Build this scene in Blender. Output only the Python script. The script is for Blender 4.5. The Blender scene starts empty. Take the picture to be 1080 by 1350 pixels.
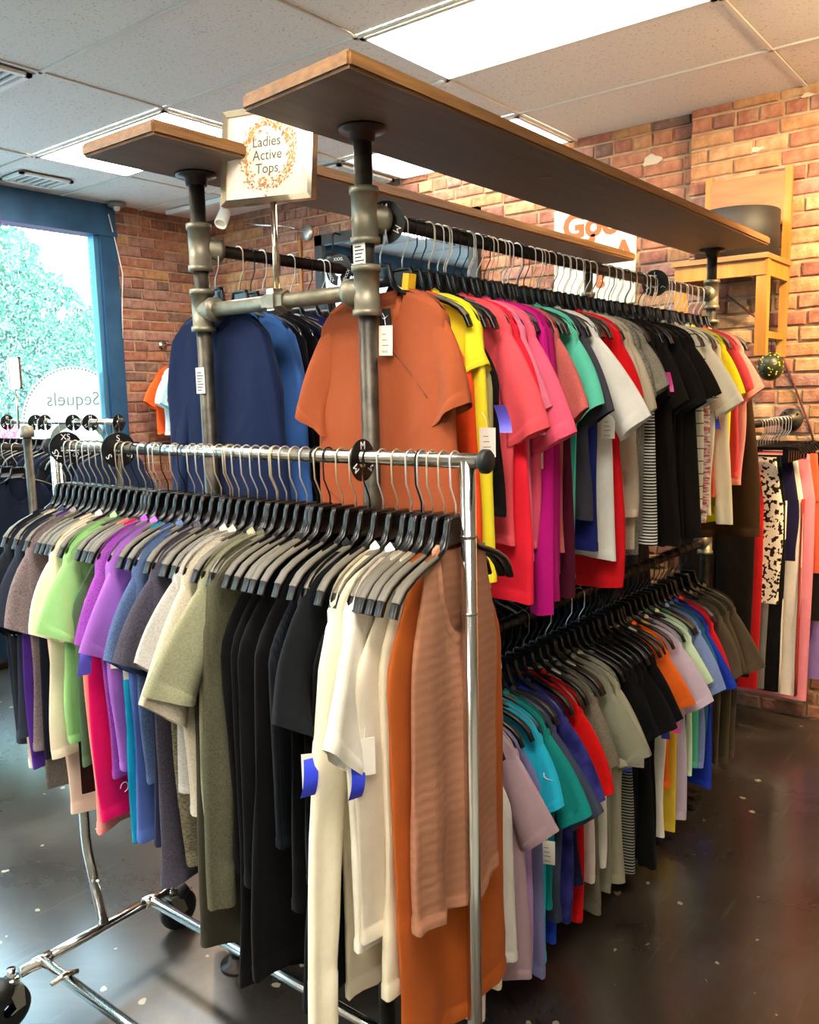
import bpy, bmesh, math, random
import numpy as np
from mathutils import Matrix, Vector
PI = math.pi
scene = bpy.context.scene
col = scene.collection

# ------------------------------------------------------------------ camera
YAW, PIT, ROL, FPX = 0.66754973, -0.1361853, -0.0225505, 1126.017
CAMZ = 1.65
fw = Vector((-math.sin(YAW)*math.cos(PIT), math.cos(YAW)*math.cos(PIT), math.sin(PIT)))
rt = Vector((math.cos(YAW), math.sin(YAW), 0)); up = rt.cross(fw)
r2 = rt*math.cos(ROL) + up*math.sin(ROL); u2 = -rt*math.sin(ROL) + up*math.cos(ROL)
cd = bpy.data.cameras.new('camera'); cam = bpy.data.objects.new('camera', cd); col.objects.link(cam)
M = Matrix.Identity(4)
for i in range(3):
    M[i][0], M[i][1], M[i][2] = r2[i], u2[i], -fw[i]
M[2][3] = CAMZ
cam.matrix_world = M
cd.sensor_fit = 'HORIZONTAL'; cd.sensor_width = 36; cd.lens = 36*FPX/1080; cd.clip_start = .05; cd.clip_end = 200
scene.camera = cam

# ------------------------------------------------------------------ world, light, exposure
vs = scene.view_settings
vs.view_transform = 'Standard'; vs.look = 'None'; vs.gamma = 1; vs.exposure = 0.8; vs.use_curve_mapping = False
w = bpy.data.worlds.new('sky'); scene.world = w; w.use_nodes = True
bg = w.node_tree.nodes['Background']; bg.inputs[0].default_value = (.58, .84, 1, 1); bg.inputs[1].default_value = 7.0
PANEL_STRENGTH = 20.0
WARM_WATTS = 125
por = bpy.data.lights.new('window_portal', 'AREA'); por.shape = 'RECTANGLE'; por.size = 5.7; por.size_y = 2.2
por.cycles.is_portal = True
po = bpy.data.objects.new('window_portal', por); col.objects.link(po)
po.location = (-5.62, .65, 1.7); po.rotation_euler = (0, -PI/2, 0)

# ------------------------------------------------------------------ helpers
def lin(c):
    if isinstance(c, str):
        c = c.lstrip('#'); c = [int(c[i:i+2], 16)/255 for i in (0, 2, 4)]
        c = [x/12.92 if x <= .04045 else ((x+.055)/1.055)**2.4 for x in c]
    return (*c[:3], 1)

_m = {}
def base_mat(name, color, rough=.6, metal=0, spec=.5, **kw):
    if name in _m: return _m[name]
    m = bpy.data.materials.new(name); m.use_nodes = True
    b = m.node_tree.nodes['Principled BSDF']
    b.inputs['Base Color'].default_value = lin(color); b.inputs['Roughness'].default_value = rough
    b.inputs['Metallic'].default_value = metal; b.inputs['Specular IOR Level'].default_value = spec
    for k, v in kw.items(): b.inputs[k.replace('_', ' ')].default_value = v
    _m[name] = m
    return m

def nd(m, t, **kw):
    n = m.node_tree.nodes.new(t)
    for k, v in kw.items(): setattr(n, k, v)
    return n
def lk(m, a, b): m.node_tree.links.new(a, b)

def noise_mat(name, c1, c2, scale=8, rough=(.5, .7), metal=0, bump=0, bscale=None, stretch=(1, 1, 1), lo=.35, hi=.65, spec=.5, detail=5):
    if name in _m: return _m[name]
    m = base_mat(name, c1, rough[0], metal, spec)
    b = m.node_tree.nodes['Principled BSDF']
    tc = nd(m, 'ShaderNodeTexCoord'); mp = nd(m, 'ShaderNodeMapping'); mp.inputs['Scale'].default_value = stretch
    lk(m, tc.outputs['Object'], mp.inputs[0])
    n = nd(m, 'ShaderNodeTexNoise'); n.inputs['Scale'].default_value = scale; n.inputs['Detail'].default_value = detail
    lk(m, mp.outputs[0], n.inputs[0])
    r = nd(m, 'ShaderNodeValToRGB'); r.color_ramp.elements[0].position = lo; r.color_ramp.elements[1].position = hi
    r.color_ramp.elements[0].color = lin(c1); r.color_ramp.elements[1].color = lin(c2)
    lk(m, n.outputs[0], r.inputs[0]); lk(m, r.outputs[0], b.inputs['Base Color'])
    mr = nd(m, 'ShaderNodeMapRange'); mr.inputs['To Min'].default_value = rough[0]; mr.inputs['To Max'].default_value = rough[1]
    lk(m, n.outputs[0], mr.inputs[0]); lk(m, mr.outputs[0], b.inputs['Roughness'])
    if bump:
        n2 = nd(m, 'ShaderNodeTexNoise'); n2.inputs['Scale'].default_value = bscale or scale*4; n2.inputs['Detail'].default_value = 6
        lk(m, mp.outputs[0], n2.inputs[0])
        bp = nd(m, 'ShaderNodeBump'); bp.inputs['Strength'].default_value = bump; bp.inputs['Distance'].default_value = .01
        lk(m, n2.outputs[0], bp.inputs['Height']); lk(m, bp.outputs[0], b.inputs['Normal'])
    return m

def fabric(color, pat='plain', c2=None, scale=1.0):
    key = 'fabric_%s_%s_%s_%s' % (color, pat, c2, scale)
    if key in _m: return _m[key]
    m = base_mat(key, color, .92, 0, .08)
    b = m.node_tree.nodes['Principled BSDF']
    b.inputs['Sheen Weight'].default_value = .03; b.inputs['Sheen Roughness'].default_value = .5
    c = lin(color); cc = lin(c2) if c2 else tuple(min(1, x*1.12+.004) for x in c[:3])+(1,)
    tc = nd(m, 'ShaderNodeTexCoord')
    wr = nd(m, 'ShaderNodeTexNoise'); wr.inputs['Scale'].default_value = 7; wr.inputs['Detail'].default_value = 1.2; wr.inputs['Distortion'].default_value = .5
    mpw = nd(m, 'ShaderNodeMapping'); mpw.inputs['Scale'].default_value = (1.3, 1.3, .8)
    lk(m, tc.outputs['Object'], mpw.inputs[0]); lk(m, mpw.outputs[0], wr.inputs[0])
    bp = nd(m, 'ShaderNodeBump'); bp.inputs['Strength'].default_value = .6; bp.inputs['Distance'].default_value = .02
    lk(m, wr.outputs[0], bp.inputs['Height'])
    fn = nd(m, 'ShaderNodeTexNoise'); fn.inputs['Scale'].default_value = 500; fn.inputs['Detail'].default_value = 2
    lk(m, tc.outputs['Object'], fn.inputs[0])
    bp2 = nd(m, 'ShaderNodeBump'); bp2.inputs['Strength'].default_value = .25; bp2.inputs['Distance'].default_value = .002
    lk(m, fn.outputs[0], bp2.inputs['Height']); lk(m, bp.outputs[0], bp2.inputs['Normal']); lk(m, bp2.outputs[0], b.inputs['Normal'])
    mix = nd(m, 'ShaderNodeMix', data_type='RGBA'); mix.inputs[6].default_value = c; mix.inputs[7].default_value = cc
    fac = None
    if pat == 'plain':
        n = nd(m, 'ShaderNodeTexNoise'); n.inputs['Scale'].default_value = 60; n.inputs['Detail'].default_value = 6
        lk(m, tc.outputs['Object'], n.inputs[0]); fac = n.outputs[0]
    elif pat in ('heather', 'marl', 'floral', 'tiedye'):
        n = nd(m, 'ShaderNodeTexNoise'); n.inputs['Scale'].default_value = {'heather': 260, 'marl': 120, 'floral': 34, 'tiedye': 9}[pat]*scale
        n.inputs['Detail'].default_value = {'heather': 4, 'marl': 3, 'floral': 1.5, 'tiedye': 3}[pat]
        mp = nd(m, 'ShaderNodeMapping'); mp.inputs['Scale'].default_value = (1, 1, 3.2) if pat == 'marl' else (1, 1, 1)
        lk(m, tc.outputs['Object'], mp.inputs[0]); lk(m, mp.outputs[0], n.inputs[0])
        r = nd(m, 'ShaderNodeValToRGB'); e = r.color_ramp.elements
        e[0].position, e[1].position = {'heather': (.35, .65), 'marl': (.42, .58), 'floral': (.54, .56), 'tiedye': (.4, .6)}[pat]
        lk(m, n.outputs[0], r.inputs[0]); fac = r.outputs[0]
    else:   # stripes: hstripe (along z), vrib (along x), hrib, pin
        wv = nd(m, 'ShaderNodeTexWave', bands_direction={'hstripe': 'Z', 'hrib': 'Z', 'pin': 'Z', 'vrib': 'X'}[pat])
        wv.inputs['Scale'].default_value = {'hstripe': 32, 'hrib': 8, 'pin': 7, 'vrib': 40}[pat]*scale
        wv.inputs['Distortion'].default_value = {'hstripe': .3, 'hrib': 1.6, 'pin': .4, 'vrib': .2}[pat]; wv.inputs['Detail Scale'].default_value = 2.5
        lk(m, tc.outputs['Object'], wv.inputs[0])
        r = nd(m, 'ShaderNodeValToRGB'); e = r.color_ramp.elements
        e[0].position, e[1].position = {'hstripe': (.45, .55), 'hrib': (.1, .9), 'pin': (.975, .99), 'vrib': (.2, .8)}[pat]
        lk(m, wv.outputs[0], r.inputs[0]); fac = r.outputs[0]
        if pat in ('hrib', 'vrib'):
            bp.inputs['Strength'].default_value = .3; bp.inputs['Distance'].default_value = .0015
            lk(m, wv.outputs[0], bp.inputs['Height'])
    lk(m, fac, mix.inputs[0]); lk(m, mix.outputs[2], b.inputs['Base Color'])
    return m

class MB:
    """collects shapes; build() links them as one mesh object"""
    def __init__(s): s.v = []; s.f = []; s.mi = []; s.cur = 0
    def add(s, verts, faces):
        o = len(s.v); s.v += [tuple(p) for p in verts]; s.f += [tuple(i+o for i in f) for f in faces]; s.mi += [s.cur]*len(faces)
        return s
    def box(s, x0, y0, z0, x1, y1, z1):
        return s.add([(x0,y0,z0),(x1,y0,z0),(x1,y1,z0),(x0,y1,z0),(x0,y0,z1),(x1,y0,z1),(x1,y1,z1),(x0,y1,z1)],
                     [(3,2,1,0),(4,5,6,7),(0,1,5,4),(1,2,6,5),(2,3,7,6),(3,0,4,7)])
    def tube(s, pts, r, n=10, cap=True, closed=False):
        pts = [Vector(p) for p in pts]; k = len(pts)
        rr = r if isinstance(r, (list, tuple)) else [r]*k
        V = []; ref = None
        for i, p in enumerate(pts):
            a = pts[i-1] if (i > 0 or closed) else p; b = pts[(i+1) % k] if (i < k-1 or closed) else p
            t = (b-a).normalized()
            if ref is None:
                ref = Vector((0,0,1)) if abs(t.z) < .9 else Vector((1,0,0))
            u = (ref - t*ref.dot(t)).normalized(); ref = u; q = t.cross(u)
            V += [p + (u*math.cos(2*PI*j/n) + q*math.sin(2*PI*j/n))*rr[i] for j in range(n)]
        F = []
        for i in range(k if closed else k-1):
            for j in range(n):
                a = i*n+j; b = i*n+(j+1) % n; c = ((i+1) % k)*n+(j+1) % n; d = ((i+1) % k)*n+j
                F.append((a, b, c, d))
        if cap and not closed:
            F.append(tuple(range(n))[::-1]); F.append(tuple(range((k-1)*n, k*n)))
        return s.add(V, F)
    def cyl(s, a, b, r, n=16): return s.tube([a, b], r, n)
    def lathe(s, prof, n=24, axis='z', loc=(0,0,0)):
        V = []; F = []
        for (r, z) in prof:
            for j in range(n):
                c, t = math.cos(2*PI*j/n)*r, math.sin(2*PI*j/n)*r
                p = {'z': (c, t, z), 'y': (c, z, t), 'x': (z, c, t)}[axis]
                V.append((p[0]+loc[0], p[1]+loc[1], p[2]+loc[2]))
        for i in range(len(prof)-1):
            for j in range(n):
                F.append((i*n+j, i*n+(j+1) % n, (i+1)*n+(j+1) % n, (i+1)*n+j))
        if prof[0][0] > 1e-6: pass
        return s.add(V, F)
    def grid(s, P, closed=False):
        """P: rows of points"""
        r = len(P); c = len(P[0]); F = []
        for i in range(r-1):
            for j in range(c if closed else c-1):
                F.append((i*c+j, i*c+(j+1) % c, (i+1)*c+(j+1) % c, (i+1)*c+j))
        return s.add([p for row in P for p in row], F)
    def mesh(s, name, mats, smooth=False):
        me = bpy.data.meshes.new(name); me.from_pydata(s.v, [], s.f)
        for m in (mats if isinstance(mats, (list, tuple)) else [mats]): me.materials.append(m)
        if any(s.mi): me.polygons.foreach_set('material_index', s.mi)
        if smooth: me.polygons.foreach_set('use_smooth', [True]*len(s.f))
        me.update()
        return me
    def build(s, name, mats, parent=None, smooth=False, loc=None, rot=None):
        return link(name, s.mesh(name, mats, smooth), parent, loc, rot)

def link(name, data, parent=None, loc=None, rot=None):
    o = bpy.data.objects.new(name, data); col.objects.link(o)
    if parent: o.parent = parent
    if loc is not None: o.location = loc
    if rot is not None: o.rotation_euler = rot
    return o
def tag(o, label, cat, group=None):
    o['label'] = label; o['category'] = cat
    if group: o['group'] = group
    return o
def thing(name, label, cat, loc=(0,0,0), rz=0, group=None):
    return tag(link(name, None, None, loc, (0,0,rz)), label, cat, group)
def struct(o): o['kind'] = 'structure'; return o
def stuff(o): o['kind'] = 'stuff'; return o
def smooth_by_angle(o, ang=.6):
    bm = bmesh.new(); bm.from_mesh(o.data)
    bmesh.ops.remove_doubles(bm, verts=bm.verts, dist=1e-5)
    for f in bm.faces: f.smooth = True
    for e in bm.edges:
        if len(e.link_faces) == 2 and e.calc_face_angle(0) > ang: e.smooth = False
    bm.to_mesh(o.data); bm.free()
    return o
def text_mesh(body, size, mat, extrude=.0005, align='CENTER', bold=0.):
    cu = bpy.data.curves.new('lettering', 'FONT'); cu.body = body; cu.size = size; cu.extrude = extrude
    cu.offset = bold; cu.align_x = align; cu.align_y = 'CENTER'; cu.resolution_u = 3
    o = bpy.data.objects.new('lettering_source', cu); col.objects.link(o)
    dg = bpy.context.evaluated_depsgraph_get(); dg.update()
    me = bpy.data.meshes.new_from_object(o.evaluated_get(dg))
    bpy.data.objects.remove(o); bpy.data.curves.remove(cu)
    me.name = 'lettering'; me.materials.clear(); me.materials.append(mat)
    return me

# ------------------------------------------------------------------ materials
chrome = base_mat('chrome', '#d8d6d0', .16, 1)
hook_chrome = base_mat('hook_steel', '#dedbd2', .32, .85)
chrome_worn = noise_mat('worn_chrome', '#b9b5ab', '#dedad0', 30, (.15, .3), 1)
brass_wire = base_mat('pale_wire', '#d8c8a8', .35, .85)
dark_wire = base_mat('black_wire', '#1b1a19', .35, .6)
black_plastic = base_mat('black_plastic', '#080808', .3, 0, .4)
taupe_strip = base_mat('taupe_strip', '#5e574a', .5)
dark_strip = base_mat('dark_strip', '#26221e', .35)
iron = noise_mat('dark_iron_pipe', '#3b3731', '#5c564a', 25, (.35, .6), .75)
black_iron = noise_mat('black_iron_pipe', '#231c18', '#3a2e26', 20, (.3, .5), .6)
fitting = noise_mat('grey_pipe_fitting', '#7d7764', '#938c78', 30, (.4, .55), .65)
rubber = base_mat('black_rubber', '#141414', .55)
card_white = base_mat('tag_card', '#efe9d8', .8)
ink = base_mat('black_ink', '#1c1a18', .8)
ribbon_blue = base_mat('blue_ribbon', '#2b3fd0', .4)
ribbon_violet = base_mat('violet_ribbon', '#6a5fd8', .4)
ribbon_pink = base_mat('pink_ribbon', '#ff4fb0', .5)
white_paint = base_mat('white_paint', '#e6e4de', .5)
text_white = base_mat('white_lettering', '#f2f2f2', .6)

# ------------------------------------------------------------------ room shell
XW, YB, ZC = -5.5, 4.5, 3.02
XR, YF = 2.2, -2.6

def floor_material():
    m = base_mat('polished_concrete', '#333231', .3)
    b = m.node_tree.nodes['Principled BSDF']; tc = nd(m, 'ShaderNodeTexCoord')
    n = nd(m, 'ShaderNodeTexNoise'); n.inputs['Scale'].default_value = 1.3; n.inputs['Detail'].default_value = 9; n.inputs['Roughness'].default_value = .68; n.inputs['Distortion'].default_value = .8
    lk(m, tc.outputs['Object'], n.inputs[0])
    r = nd(m, 'ShaderNodeValToRGB'); e = r.color_ramp.elements
    e[0].position = .25; e[0].color = lin('#2a241e'); e[1].position = .78; e[1].color = lin('#5a534a')
    x = r.color_ramp.elements.new(.52); x.color = lin('#3c342c')
    lk(m, n.outputs[0], r.inputs[0])
    # chips of old paint
    v = nd(m, 'ShaderNodeTexVoronoi'); v.inputs['Scale'].default_value = 16; v.inputs['Randomness'].default_value = 1
    dn = nd(m, 'ShaderNodeTexNoise'); dn.inputs['Scale'].default_value = 30
    mx = nd(m, 'ShaderNodeMix', data_type='VECTOR'); mx.inputs[0].default_value = .03
    lk(m, tc.outputs['Object'], dn.inputs[0]); lk(m, tc.outputs['Object'], mx.inputs[4]); lk(m, dn.outputs[1], mx.inputs[5]); lk(m, mx.outputs[1], v.inputs[0])
    lt = nd(m, 'ShaderNodeMath', operation='LESS_THAN'); lk(m, v.outputs['Distance'], lt.inputs[0])
    sx = nd(m, 'ShaderNodeSeparateColor'); lk(m, v.outputs['Color'], sx.inputs[0])
    mr = nd(m, 'ShaderNodeMapRange'); mr.inputs['From Min'].default_value = .70; mr.inputs['From Max'].default_value = 1; mr.inputs['To Min'].default_value = 0; mr.inputs['To Max'].default_value = .2
    lk(m, sx.outputs[0], mr.inputs[0]); lk(m, mr.outputs[0], lt.inputs[1])
    # long scratches
    sc = nd(m, 'ShaderNodeTexNoise'); sc.inputs['Scale'].default_value = 3; sc.inputs['Detail'].default_value = 8
    mp = nd(m, 'ShaderNodeMapping'); mp.inputs['Scale'].default_value = (14, .9, 1); mp.inputs['Rotation'].default_value = (0, 0, .5)
    lk(m, tc.outputs['Object'], mp.inputs[0]); lk(m, mp.outputs[0], sc.inputs[0])
    sr = nd(m, 'ShaderNodeMapRange'); sr.inputs['From Min'].default_value = .62; sr.inputs['From Max'].default_value = .8; sr.inputs['To Max'].default_value = .5
    lk(m, sc.outputs[0], sr.inputs[0])
    m1 = nd(m, 'ShaderNodeMix', data_type='RGBA'); m1.inputs[7].default_value = lin('#6d6a64'); lk(m, sr.outputs[0], m1.inputs[0]); lk(m, r.outputs[0], m1.inputs[6])
    m2 = nd(m, 'ShaderNodeMix', data_type='RGBA'); m2.inputs[7].default_value = lin('#b3aa8f'); lk(m, lt.outputs[0], m2.inputs[0]); lk(m, m1.outputs[2], m2.inputs[6])
    lk(m, m2.outputs[2], b.inputs['Base Color'])
    rr = nd(m, 'ShaderNodeMapRange'); rr.inputs['To Min'].default_value = .16; rr.inputs['To Max'].default_value = .42
    lk(m, n.outputs[0], rr.inputs[0]); lk(m, rr.outputs[0], b.inputs['Roughness'])
    b.inputs['Coat Weight'].default_value = .8; b.inputs['Coat Roughness'].default_value = .18; b.inputs['Coat IOR'].default_value = 1.75
    bp = nd(m, 'ShaderNodeBump'); bp.inputs['Strength'].default_value = .06; bp.inputs['Distance'].default_value = .01
    lk(m, n.outputs[0], bp.inputs['Height']); lk(m, bp.outputs[0], b.inputs['Normal'])
    return m

struct(MB().box(XW-.3, YF, -.1, XR, YB+.3, 0).build('floor', floor_material()))

# ceiling: slab, T-bar grid, tiles, light panels
def tile_material():
    m = base_mat('ceiling_tile', '#d6d2c8', .9)
    b = m.node_tree.nodes['Principled BSDF']; tc = nd(m, 'ShaderNodeTexCoord')
    n = nd(m, 'ShaderNodeTexNoise'); n.inputs['Scale'].default_value = 90; n.inputs['Detail'].default_value = 2
    lk(m, tc.outputs['Object'], n.inputs[0])
    r = nd(m, 'ShaderNodeValToRGB'); r.color_ramp.elements[0].position = .3; r.color_ramp.elements[0].color = lin('#bdb7ab'); r.color_ramp.elements[1].position = .4; r.color_ramp.elements[1].color = lin('#e2ded5')
    lk(m, n.outputs[0], r.inputs[0]); lk(m, r.outputs[0], b.inputs['Base Color'])
    bp = nd(m, 'ShaderNodeBump'); bp.inputs['Strength'].default_value = .3; bp.inputs['Distance'].default_value = .004
    lk(m, r.outputs[0], bp.inputs['Height']); lk(m, bp.outputs[0], b.inputs['Normal'])
    return m
ceil = struct(MB().box(XW-.3, YF, ZC+.03, XR, YB+.3, ZC+.12).build('ceiling', tile_material()))
GX = [-5.5, -4.73, -3.53, -2.31, -1.11, .11, 1.33, 2.2]
GY = [-2.6, -2.22, -1.61, -1.0, -.39, .22, .83, 1.44, 2.05, 2.66, 3.27, 3.88, 4.49]
LIGHT_CELLS = {(3, 9), (1, 9), (2, 11), (2, 5), (4, 5), (4, 2), (2, 2)}
tm = tile_material(); gridm = base_mat('ceiling_grid', '#d9d5ca', .45)
em = bpy.data.materials.new('light_diffuser'); em.use_nodes = True
eb = em.node_tree.nodes['Principled BSDF']; eb.inputs['Base Color'].default_value = (.9, .9, .9, 1)
eb.inputs['Emission Color'].default_value = (1, .93, .83, 1); eb.inputs['Emission Strength'].default_value = PANEL_STRENGTH
em_dim = em.copy(); em_dim.name = 'dimmed_light_diffuser'; em_dim.node_tree.nodes['Principled BSDF'].inputs['Emission Strength'].default_value = PANEL_STRENGTH*.3  # panel dimmed to keep the wall beside it from burning out
rnd = random.Random(5)
VENT_CELL = {(2, 7): 1}
for i in range(len(GX)-1):
    for j in range(len(GY)-1):
        x0, x1, y0, y1 = GX[i]+.011, GX[i+1]-.011, GY[j]+.011, GY[j+1]-.011
        if (i, j) in LIGHT_CELLS:
            t = thing('ceiling_light', {(3, 9): 'large bright rectangular ceiling light panel above the right-hand shelf board',
                                        (1, 9): 'bright rectangular ceiling light panel above the end of the left-hand shelf board',
                                        (2, 11): 'bright rectangular ceiling light panel next to the back brick wall'}.get((i, j), 'rectangular ceiling light panel behind the camera'),
                      'light', ((x0+x1)/2, (y0+y1)/2, ZC), 0, 'ceiling light panels')
            hx, hy = (x1-x0)/2, (y1-y0)/2
            MB().box(-hx, -hy, .002, hx, hy, .008).build('diffuser', em_dim if (i, j) == (2, 11) else em, t)
            fr = MB(); fr.box(-hx, -hy, -.006, hx, -hy+.02, .012).box(-hx, hy-.02, -.006, hx, hy, .012).box(-hx, -hy, -.006, -hx+.02, hy, .012).box(hx-.02, -hy, -.006, hx, hy, .012)
            fr.build('frame', gridm, t)
        else:
            dz = rnd.uniform(0, .004)
            MB().box(x0, y0, ZC+.004+dz, x1, y1, ZC+.02+dz).build('tile', tm, ceil)
for x in GX[1:-1]: MB().box(x-.009, YF, ZC-.002, x+.009, YB, ZC+.006).build('grid_bar', gridm, ceil)
for y in GY[1:-1]: MB().box(XW, y-.009, ZC-.002, XR, y+.009, ZC+.0055).build('grid_bar', gridm, ceil)

def vent(label, x0, y0, x1, y1, n):
    t = thing('ceiling_vent', label, 'vent', ((x0+x1)/2, (y0+y1)/2, ZC-.003), 0, 'ceiling vents')
    hx, hy = (x1-x0)/2, (y1-y0)/2
    MB().box(-hx, -hy, -.001, hx, hy, .002).build('backing', base_mat('vent_dark', '#8a857a', .7), t)
    f = MB(); f.box(-hx, -hy, -.014, hx, -hy+.025, 0).box(-hx, hy-.025, -.014, hx, hy, 0).box(-hx, -hy, -.014, -hx+.025, hy, 0).box(hx-.025, -hy, -.014, hx, hy, 0)
    f.build('frame', white_paint, t)
    for k in range(n):
        y = -hy+.03+(2*hy-.06)*(k+.5)/n
        MB().box(-hx+.02, y-.006, -.012, hx-.02, y+.006, -.003).build('slat', white_paint, t)
vent('white slatted ceiling vent over the rolling rack side of the room', -4.12, 1.46, -3.56, 2.03, 14)
vent('small white ceiling vent above the window header', -5.3, 2.76, -5.05, 3.1, 6)
vent('square white ceiling vent beside the back wall light panel', -4.1, 3.92, -3.56, 4.44, 12)

# brick walls
mortar = noise_mat('mortar', '#96795c', '#b59a7a', 14, (.85, .95), 0, .5, 60)
def brick_mat(name, a, b):
    m = noise_mat(name, a, b, 18, (.8, .95), 0, .7, 60)
    bs = m.node_tree.nodes['Principled BSDF']; src = bs.inputs['Base Color'].links[0].from_socket
    g = nd(m, 'ShaderNodeNewGeometry'); n = nd(m, 'ShaderNodeTexNoise'); n.inputs['Scale'].default_value = 7; n.inputs['Detail'].default_value = 7; n.inputs['Roughness'].default_value = .7
    lk(m, g.outputs['Position'], n.inputs[0])
    r = nd(m, 'ShaderNodeMapRange'); r.inputs['From Min'].default_value = .56; r.inputs['From Max'].default_value = .72; r.inputs['To Max'].default_value = .75
    lk(m, n.outputs[0], r.inputs[0])
    x = nd(m, 'ShaderNodeMix', data_type='RGBA'); x.inputs[7].default_value = lin('#b79a7a')
    lk(m, r.outputs[0], x.inputs[0]); lk(m, src, x.inputs[6]); lk(m, x.outputs[2], bs.inputs['Base Color'])
    return m
BR = [brick_mat('brick_%d' % i, a, b) for i, (a, b) in enumerate([
    ('#8a5240', '#a66e55'), ('#965e46', '#b17a5c'), ('#7b4c3e', '#946352'), ('#a16d48', '#b98c60'), ('#8c5e50', '#a87e6e'), ('#6b4c40', '#836457'), ('#a87c56', '#c29e74')])]
BW = [22, 22, 14, 16, 12, 5, 9]
HL, HH = .0655, .0745
def brick_mesh(seed, L, h=.0635, d=.05):
    r = random.Random(seed); j = lambda a=.0022: r.uniform(-a, a)
    V = []
    for (yy, ins) in ((0, 0), (-d+.006, 0), (-d, .006)):
        for sx, sz in ((-1, -1), (1, -1), (1, 1), (-1, 1)):
            V.append((sx*(L/2-ins)+j(), yy+j(.0012), sz*(h/2-ins)+j()))
    F = [(8, 9, 10, 11)]
    for a in (0, 4):
        for k in range(4): F.append((a+k, a+(k+1) % 4, a+4+(k+1) % 4, a+4+k))
    return V, F
LENS = [.205, .098, .148]
BMESH = {}
for li, L in enumerate(LENS):
    for s_ in range(4):
        V, F = brick_mesh(li*10+s_, L); b_ = MB(); b_.add(V, F); BMESH[(li, s_)] = (V, F, b_.mesh('brick', BR[0]))
def brick_wall(parent, origin, along, u0, u1, z0, z1, proud, keep, BW=BW):
    """bricks on a vertical plane; origin=(x,y) at u=0, along = unit dir; face normal = along rotated -90"""
    ang = math.atan2(along[1], along[0]); r = random.Random(int(abs(origin[0])*100+abs(origin[1])*10)); rest = MB(); cnt = 0
    row = 0; z = z0+HH/2
    while z < z1:
        u = u0 - (.108 if row % 2 else 0) + r.uniform(-.02, .02); header = row % 6 == 3
        while u < u1-.03:
            li = 1 if header else (0 if r.random() < .9 else 2)
            L = LENS[li]; a, b = u, u+L
            if a < u0 or b > u1:
                a, b = max(a, u0), min(b, u1)
                if b-a < .04: u += L+.012; continue
            V, F, me = BMESH[(li, r.randrange(4))]
            c = (a+b)/2; sc = (b-a)/L; mi = r.choices(range(7), BW)[0]
            pr = proud + r.uniform(-.006, .006); rx = r.uniform(-.02, .02)
            P = (origin[0]+along[0]*c, origin[1]+along[1]*c, z+r.uniform(-.002, .002))
            nrm = (along[1], -along[0])
            if keep(c, z) and cnt < 298:
                o = link('brick', me, parent, (P[0]+nrm[0]*(pr-.045), P[1]+nrm[1]*(pr-.045), P[2]), (0, rx*.4, ang)); o.scale = (sc, 1, 1)
                o.material_slots[0].link = 'OBJECT'; o.material_slots[0].material = BR[mi]; cnt += 1
            else:
                ca, sa = math.cos(ang), math.sin(ang); rest.cur = mi
                VV = [(P[0]+(v[0]*sc)*ca-(v[1]-pr+.045)*sa*1, P[1]+(v[0]*sc)*sa+(v[1]-pr+.045)*ca, P[2]+v[2]) for v in V]
                rest.add(VV, F)
            u += L+.012
        row += 1; z += HH
    if rest.f: stuff(rest.build('brick_courses', BR, parent))
wb = struct(MB().box(XW-.3, YB, 0, XR, YB+.3, ZC+.03).build('wall_back', mortar))
brick_wall(wb, (0, YB), (1, 0), XW, -1.64, .0, ZC, .006, lambda c, z: (c > -2.7 and z > 2.1) or (c <= -2.7 and z > 2.42))
pil = struct(MB().box(-1.64, YB-.06, 0, XR, YB, ZC+.03).build('wall_back_pier', mortar))
brick_wall(pil, (0, YB-.06), (1, 0), -1.64, XR, .0, ZC, .006, lambda c, z: c < -.6 and z > 1.3, [14, 20, 6, 26, 8, 2, 22])
wl = struct(MB().box(XW-.3, 3.66, 0, XW, YB, ZC+.03).build('wall_left', mortar))
brick_wall(wl, (XW, 0), (0, 1), 3.66, YB, .0, ZC, .006, lambda c, z: z > 1.35, [18, 10, 16, 5, 26, 12, 4])
plaster = noise_mat('plaster', '#b9b2a4', '#c6bfb2', 3, (.85, .95))
struct(MB().box(XR, YF, 0, XR+.2, YB+.3, ZC+.1).build('wall_right', plaster))
struct(MB().box(XW-.3, YF-.2, 0, XR+.2, YF, ZC+.1).build('wall_front', plaster))
struct(MB().box(XW-.3, YF, 0, XW, -2.3, ZC+.1).build('wall_left_plaster', plaster))
# patches of bare white paint on the brick
for (x, z, sx, sz) in ((-1.87, 2.84, .05, .028), (-1.33, 2.78, .04, .012), (-1.1, 2.98, .025, .01)):
    V = [(math.cos(a)*sx*(1+.25*math.sin(3*a+x*9)), 0, math.sin(a)*sz*(1+.2*math.sin(5*a))) for a in [k*PI/10 for k in range(20)]]
    V2 = [(p[0], .004, p[2]) for p in V]; n_ = len(V)
    yy = YB-.0635+.052 if x < -1.64 else YB-.06-.0125
    MB().add(V+V2, [tuple(range(n_))]+[(k, (k+1) % n_, n_+(k+1) % n_, n_+k) for k in range(n_)]).build('paint_patch', base_mat('old_paint', '#c2b7a2', .8), wb if x < -1.64 else pil, loc=(x, yy, z))

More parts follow.
